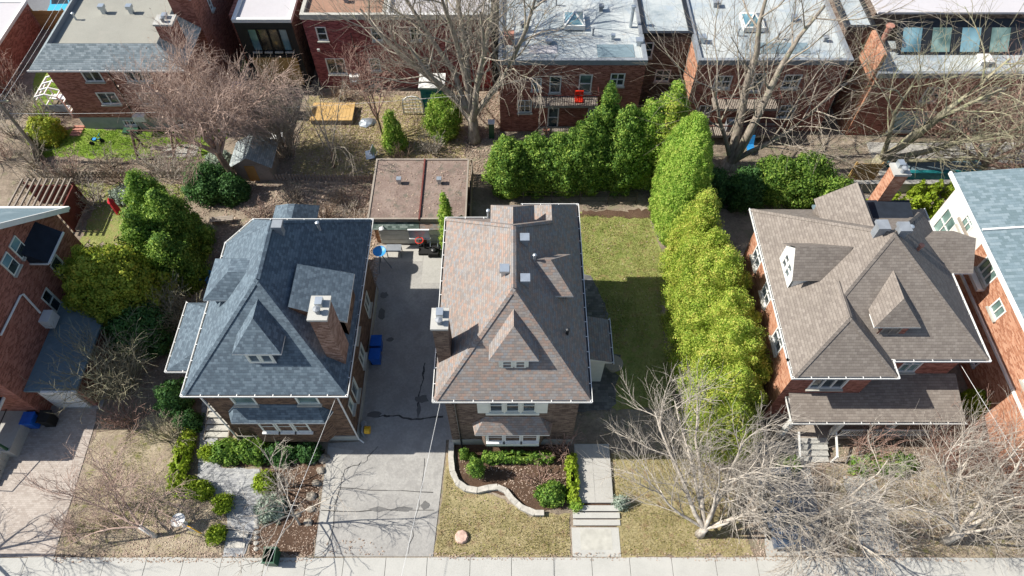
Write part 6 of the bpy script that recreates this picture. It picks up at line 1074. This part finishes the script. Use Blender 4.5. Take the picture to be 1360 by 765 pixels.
# clutter in the rear yards and on the roofs
wb = thing('garden_chest', 'white storage chest among the bare stems', 'chest', (-17.7, 37.9, 0)); MB().box(-18.4, -17.4, 37.6, 38.2, 0, .55).build('body', 'white_trim', wb); MB().box(-18.45, -17.35, 37.55, 38.25, .55, .62).build('lid', 'white_trim', wb)
fc = thing('folding_chair', 'grey folding chair tipped over behind the gravel roof', 'chair', (-10.6, 36.2, 0)); MB().obox((-10.6, 36.2, .35), (.3, .1, 0), (-.05, .25, .2), (0, -.02, .02)).build('seat', 'steel', fc); MB().obox((-10.35, 36.4, .5), (.08, .25, .1), (-.1, .05, .3), (.02, 0, 0)).build('backrest', 'steel', fc)
for k in range(2): MB().bar((-10.9 + k * .6, 36.0, 0), (-10.5 + k * .5, 36.3, .6), .04).build('leg', 'grey_metal', fc)
tp = rock('tarpaulin_heap', 'crumpled pale tarpaulin beside the yellow deck', -11.3, 39.9, .65, 'steel', 91, .25); tp['category'] = 'tarpaulin'
gp = thing('planter_pot', 'terracotta pot on the lower balcony planks', 'pot', (2.6, 38.2, .55)); MB().lathe((2.6, 38.2, .56), [(.16, 0), (.24, .35), (.26, .36), (.26, .42), (.2, .42), (.18, .36)], 14).build('pot', 'terracotta', gp)
tch = thing('deck_chair', 'blue deck chair under the twin trunked tree', 'chair', (17.9, 36.8, 0)); MB().obox((17.9, 36.8, .4), (.28, 0, 0), (0, .35, .05), (0, -.01, .02)).build('seat', 'sky_plastic', tch); MB().obox((17.9, 37.3, .75), (.28, 0, 0), (0, .15, .35), (0, .02, -.01)).build('backrest', 'sky_plastic', tch)
for sx in (-.25, .25): MB().bar((17.9 + sx, 36.5, 0), (17.9 + sx, 37.1, .45), .04).build('leg', 'grey_metal', tch)
for par_, vx, vy, sz, hh_, mt_ in ((b4, .8, 43.0, .35, .3, 'grey_metal'), (b4, 2.6, 41.2, .5, .25, 'steel'), (b4, 6.6, 45.0, .4, .35, 'grey_metal'), (b4, 7.2, 41.6, .3, .3, 'steel'), (b5, 15.2, 45.5, .5, .35, 'grey_metal'), (b5, 20.6, 43.8, .45, .3, 'steel'), (b5, 22.3, 41.4, .35, .3, 'grey_metal'), (b3b, -6.5, 46.2, .4, .4, 'steel'), (b3, -12.4, 45.9, .4, .4, 'grey_metal'), (b6, 30.5, 45.5, .6, .4, 'grey_metal')): vent(par_, vx, vy, 6.5 if par_ is not b6 else 8.15, sz, hh_, mt_)
for par_, px_, py_ in ((b4, 5.8, 42.0), (b4, 3.3, 45.6), (b5, 19.0, 41.6), (b5, 16.2, 42.0)): pipe(par_, px_, py_, 6.45, .45, .06, 'grey_metal')
MB().box(6.0, 8.6, 39.6, 41.0, 6.39, 6.41).build('roof_patch', 'blue_metal', b4); MB().box(1.2, 3.2, 40.0, 40.9, 6.39, 6.41).build('roof_patch', 'white_roof', b4); MB().box(17.5, 21.0, 40.0, 41.2, 6.39, 6.41).build('roof_patch', 'blue_metal', b5)
# overhead wires
def wire(label, a, b, sag=.25, r=.01):
    pts = [(a[0] + (b[0] - a[0]) * t_, a[1] + (b[1] - a[1]) * t_, a[2] + (b[2] - a[2]) * t_ - sag * 4 * t_ * (1 - t_)) for t_ in [i / 14 for i in range(15)]]
    return tag(MB().tube(pts, r, 5).build('overhead_wire', 'wire_white'), label, 'wire')
wire('pale service wire from the slate roof house towards the street', (-8.6, 13.9, 6.4), (-11.3, 1.5, 7.2)); wire('twisted service wire from the mottled roof house towards the street', (-3.5, 13.7, 6.3), (-5.2, 1.5, 7.2)); wire('service wire from the taupe roof house towards the street', (22.9, 15.8, 6.0), (25.4, 1.5, 7.0)); wire('service wire from the red gabled house towards the street', (-28, 15.0, 5.9), (-27.2, 1.5, 7.2))
wire('long wire running from the utility pole past the apartment house', (-34.9, 35.9, 5.7), (-33.5, 56, 7.4)); wire('second long wire from the utility pole past the apartment house', (-34.5, 35.9, 5.7), (-33.0, 56, 7.4)); wire('low wire running along the rear gardens', (-34.9, 35.9, 4.6), (-2.9, 37.6, 4.8), .5)
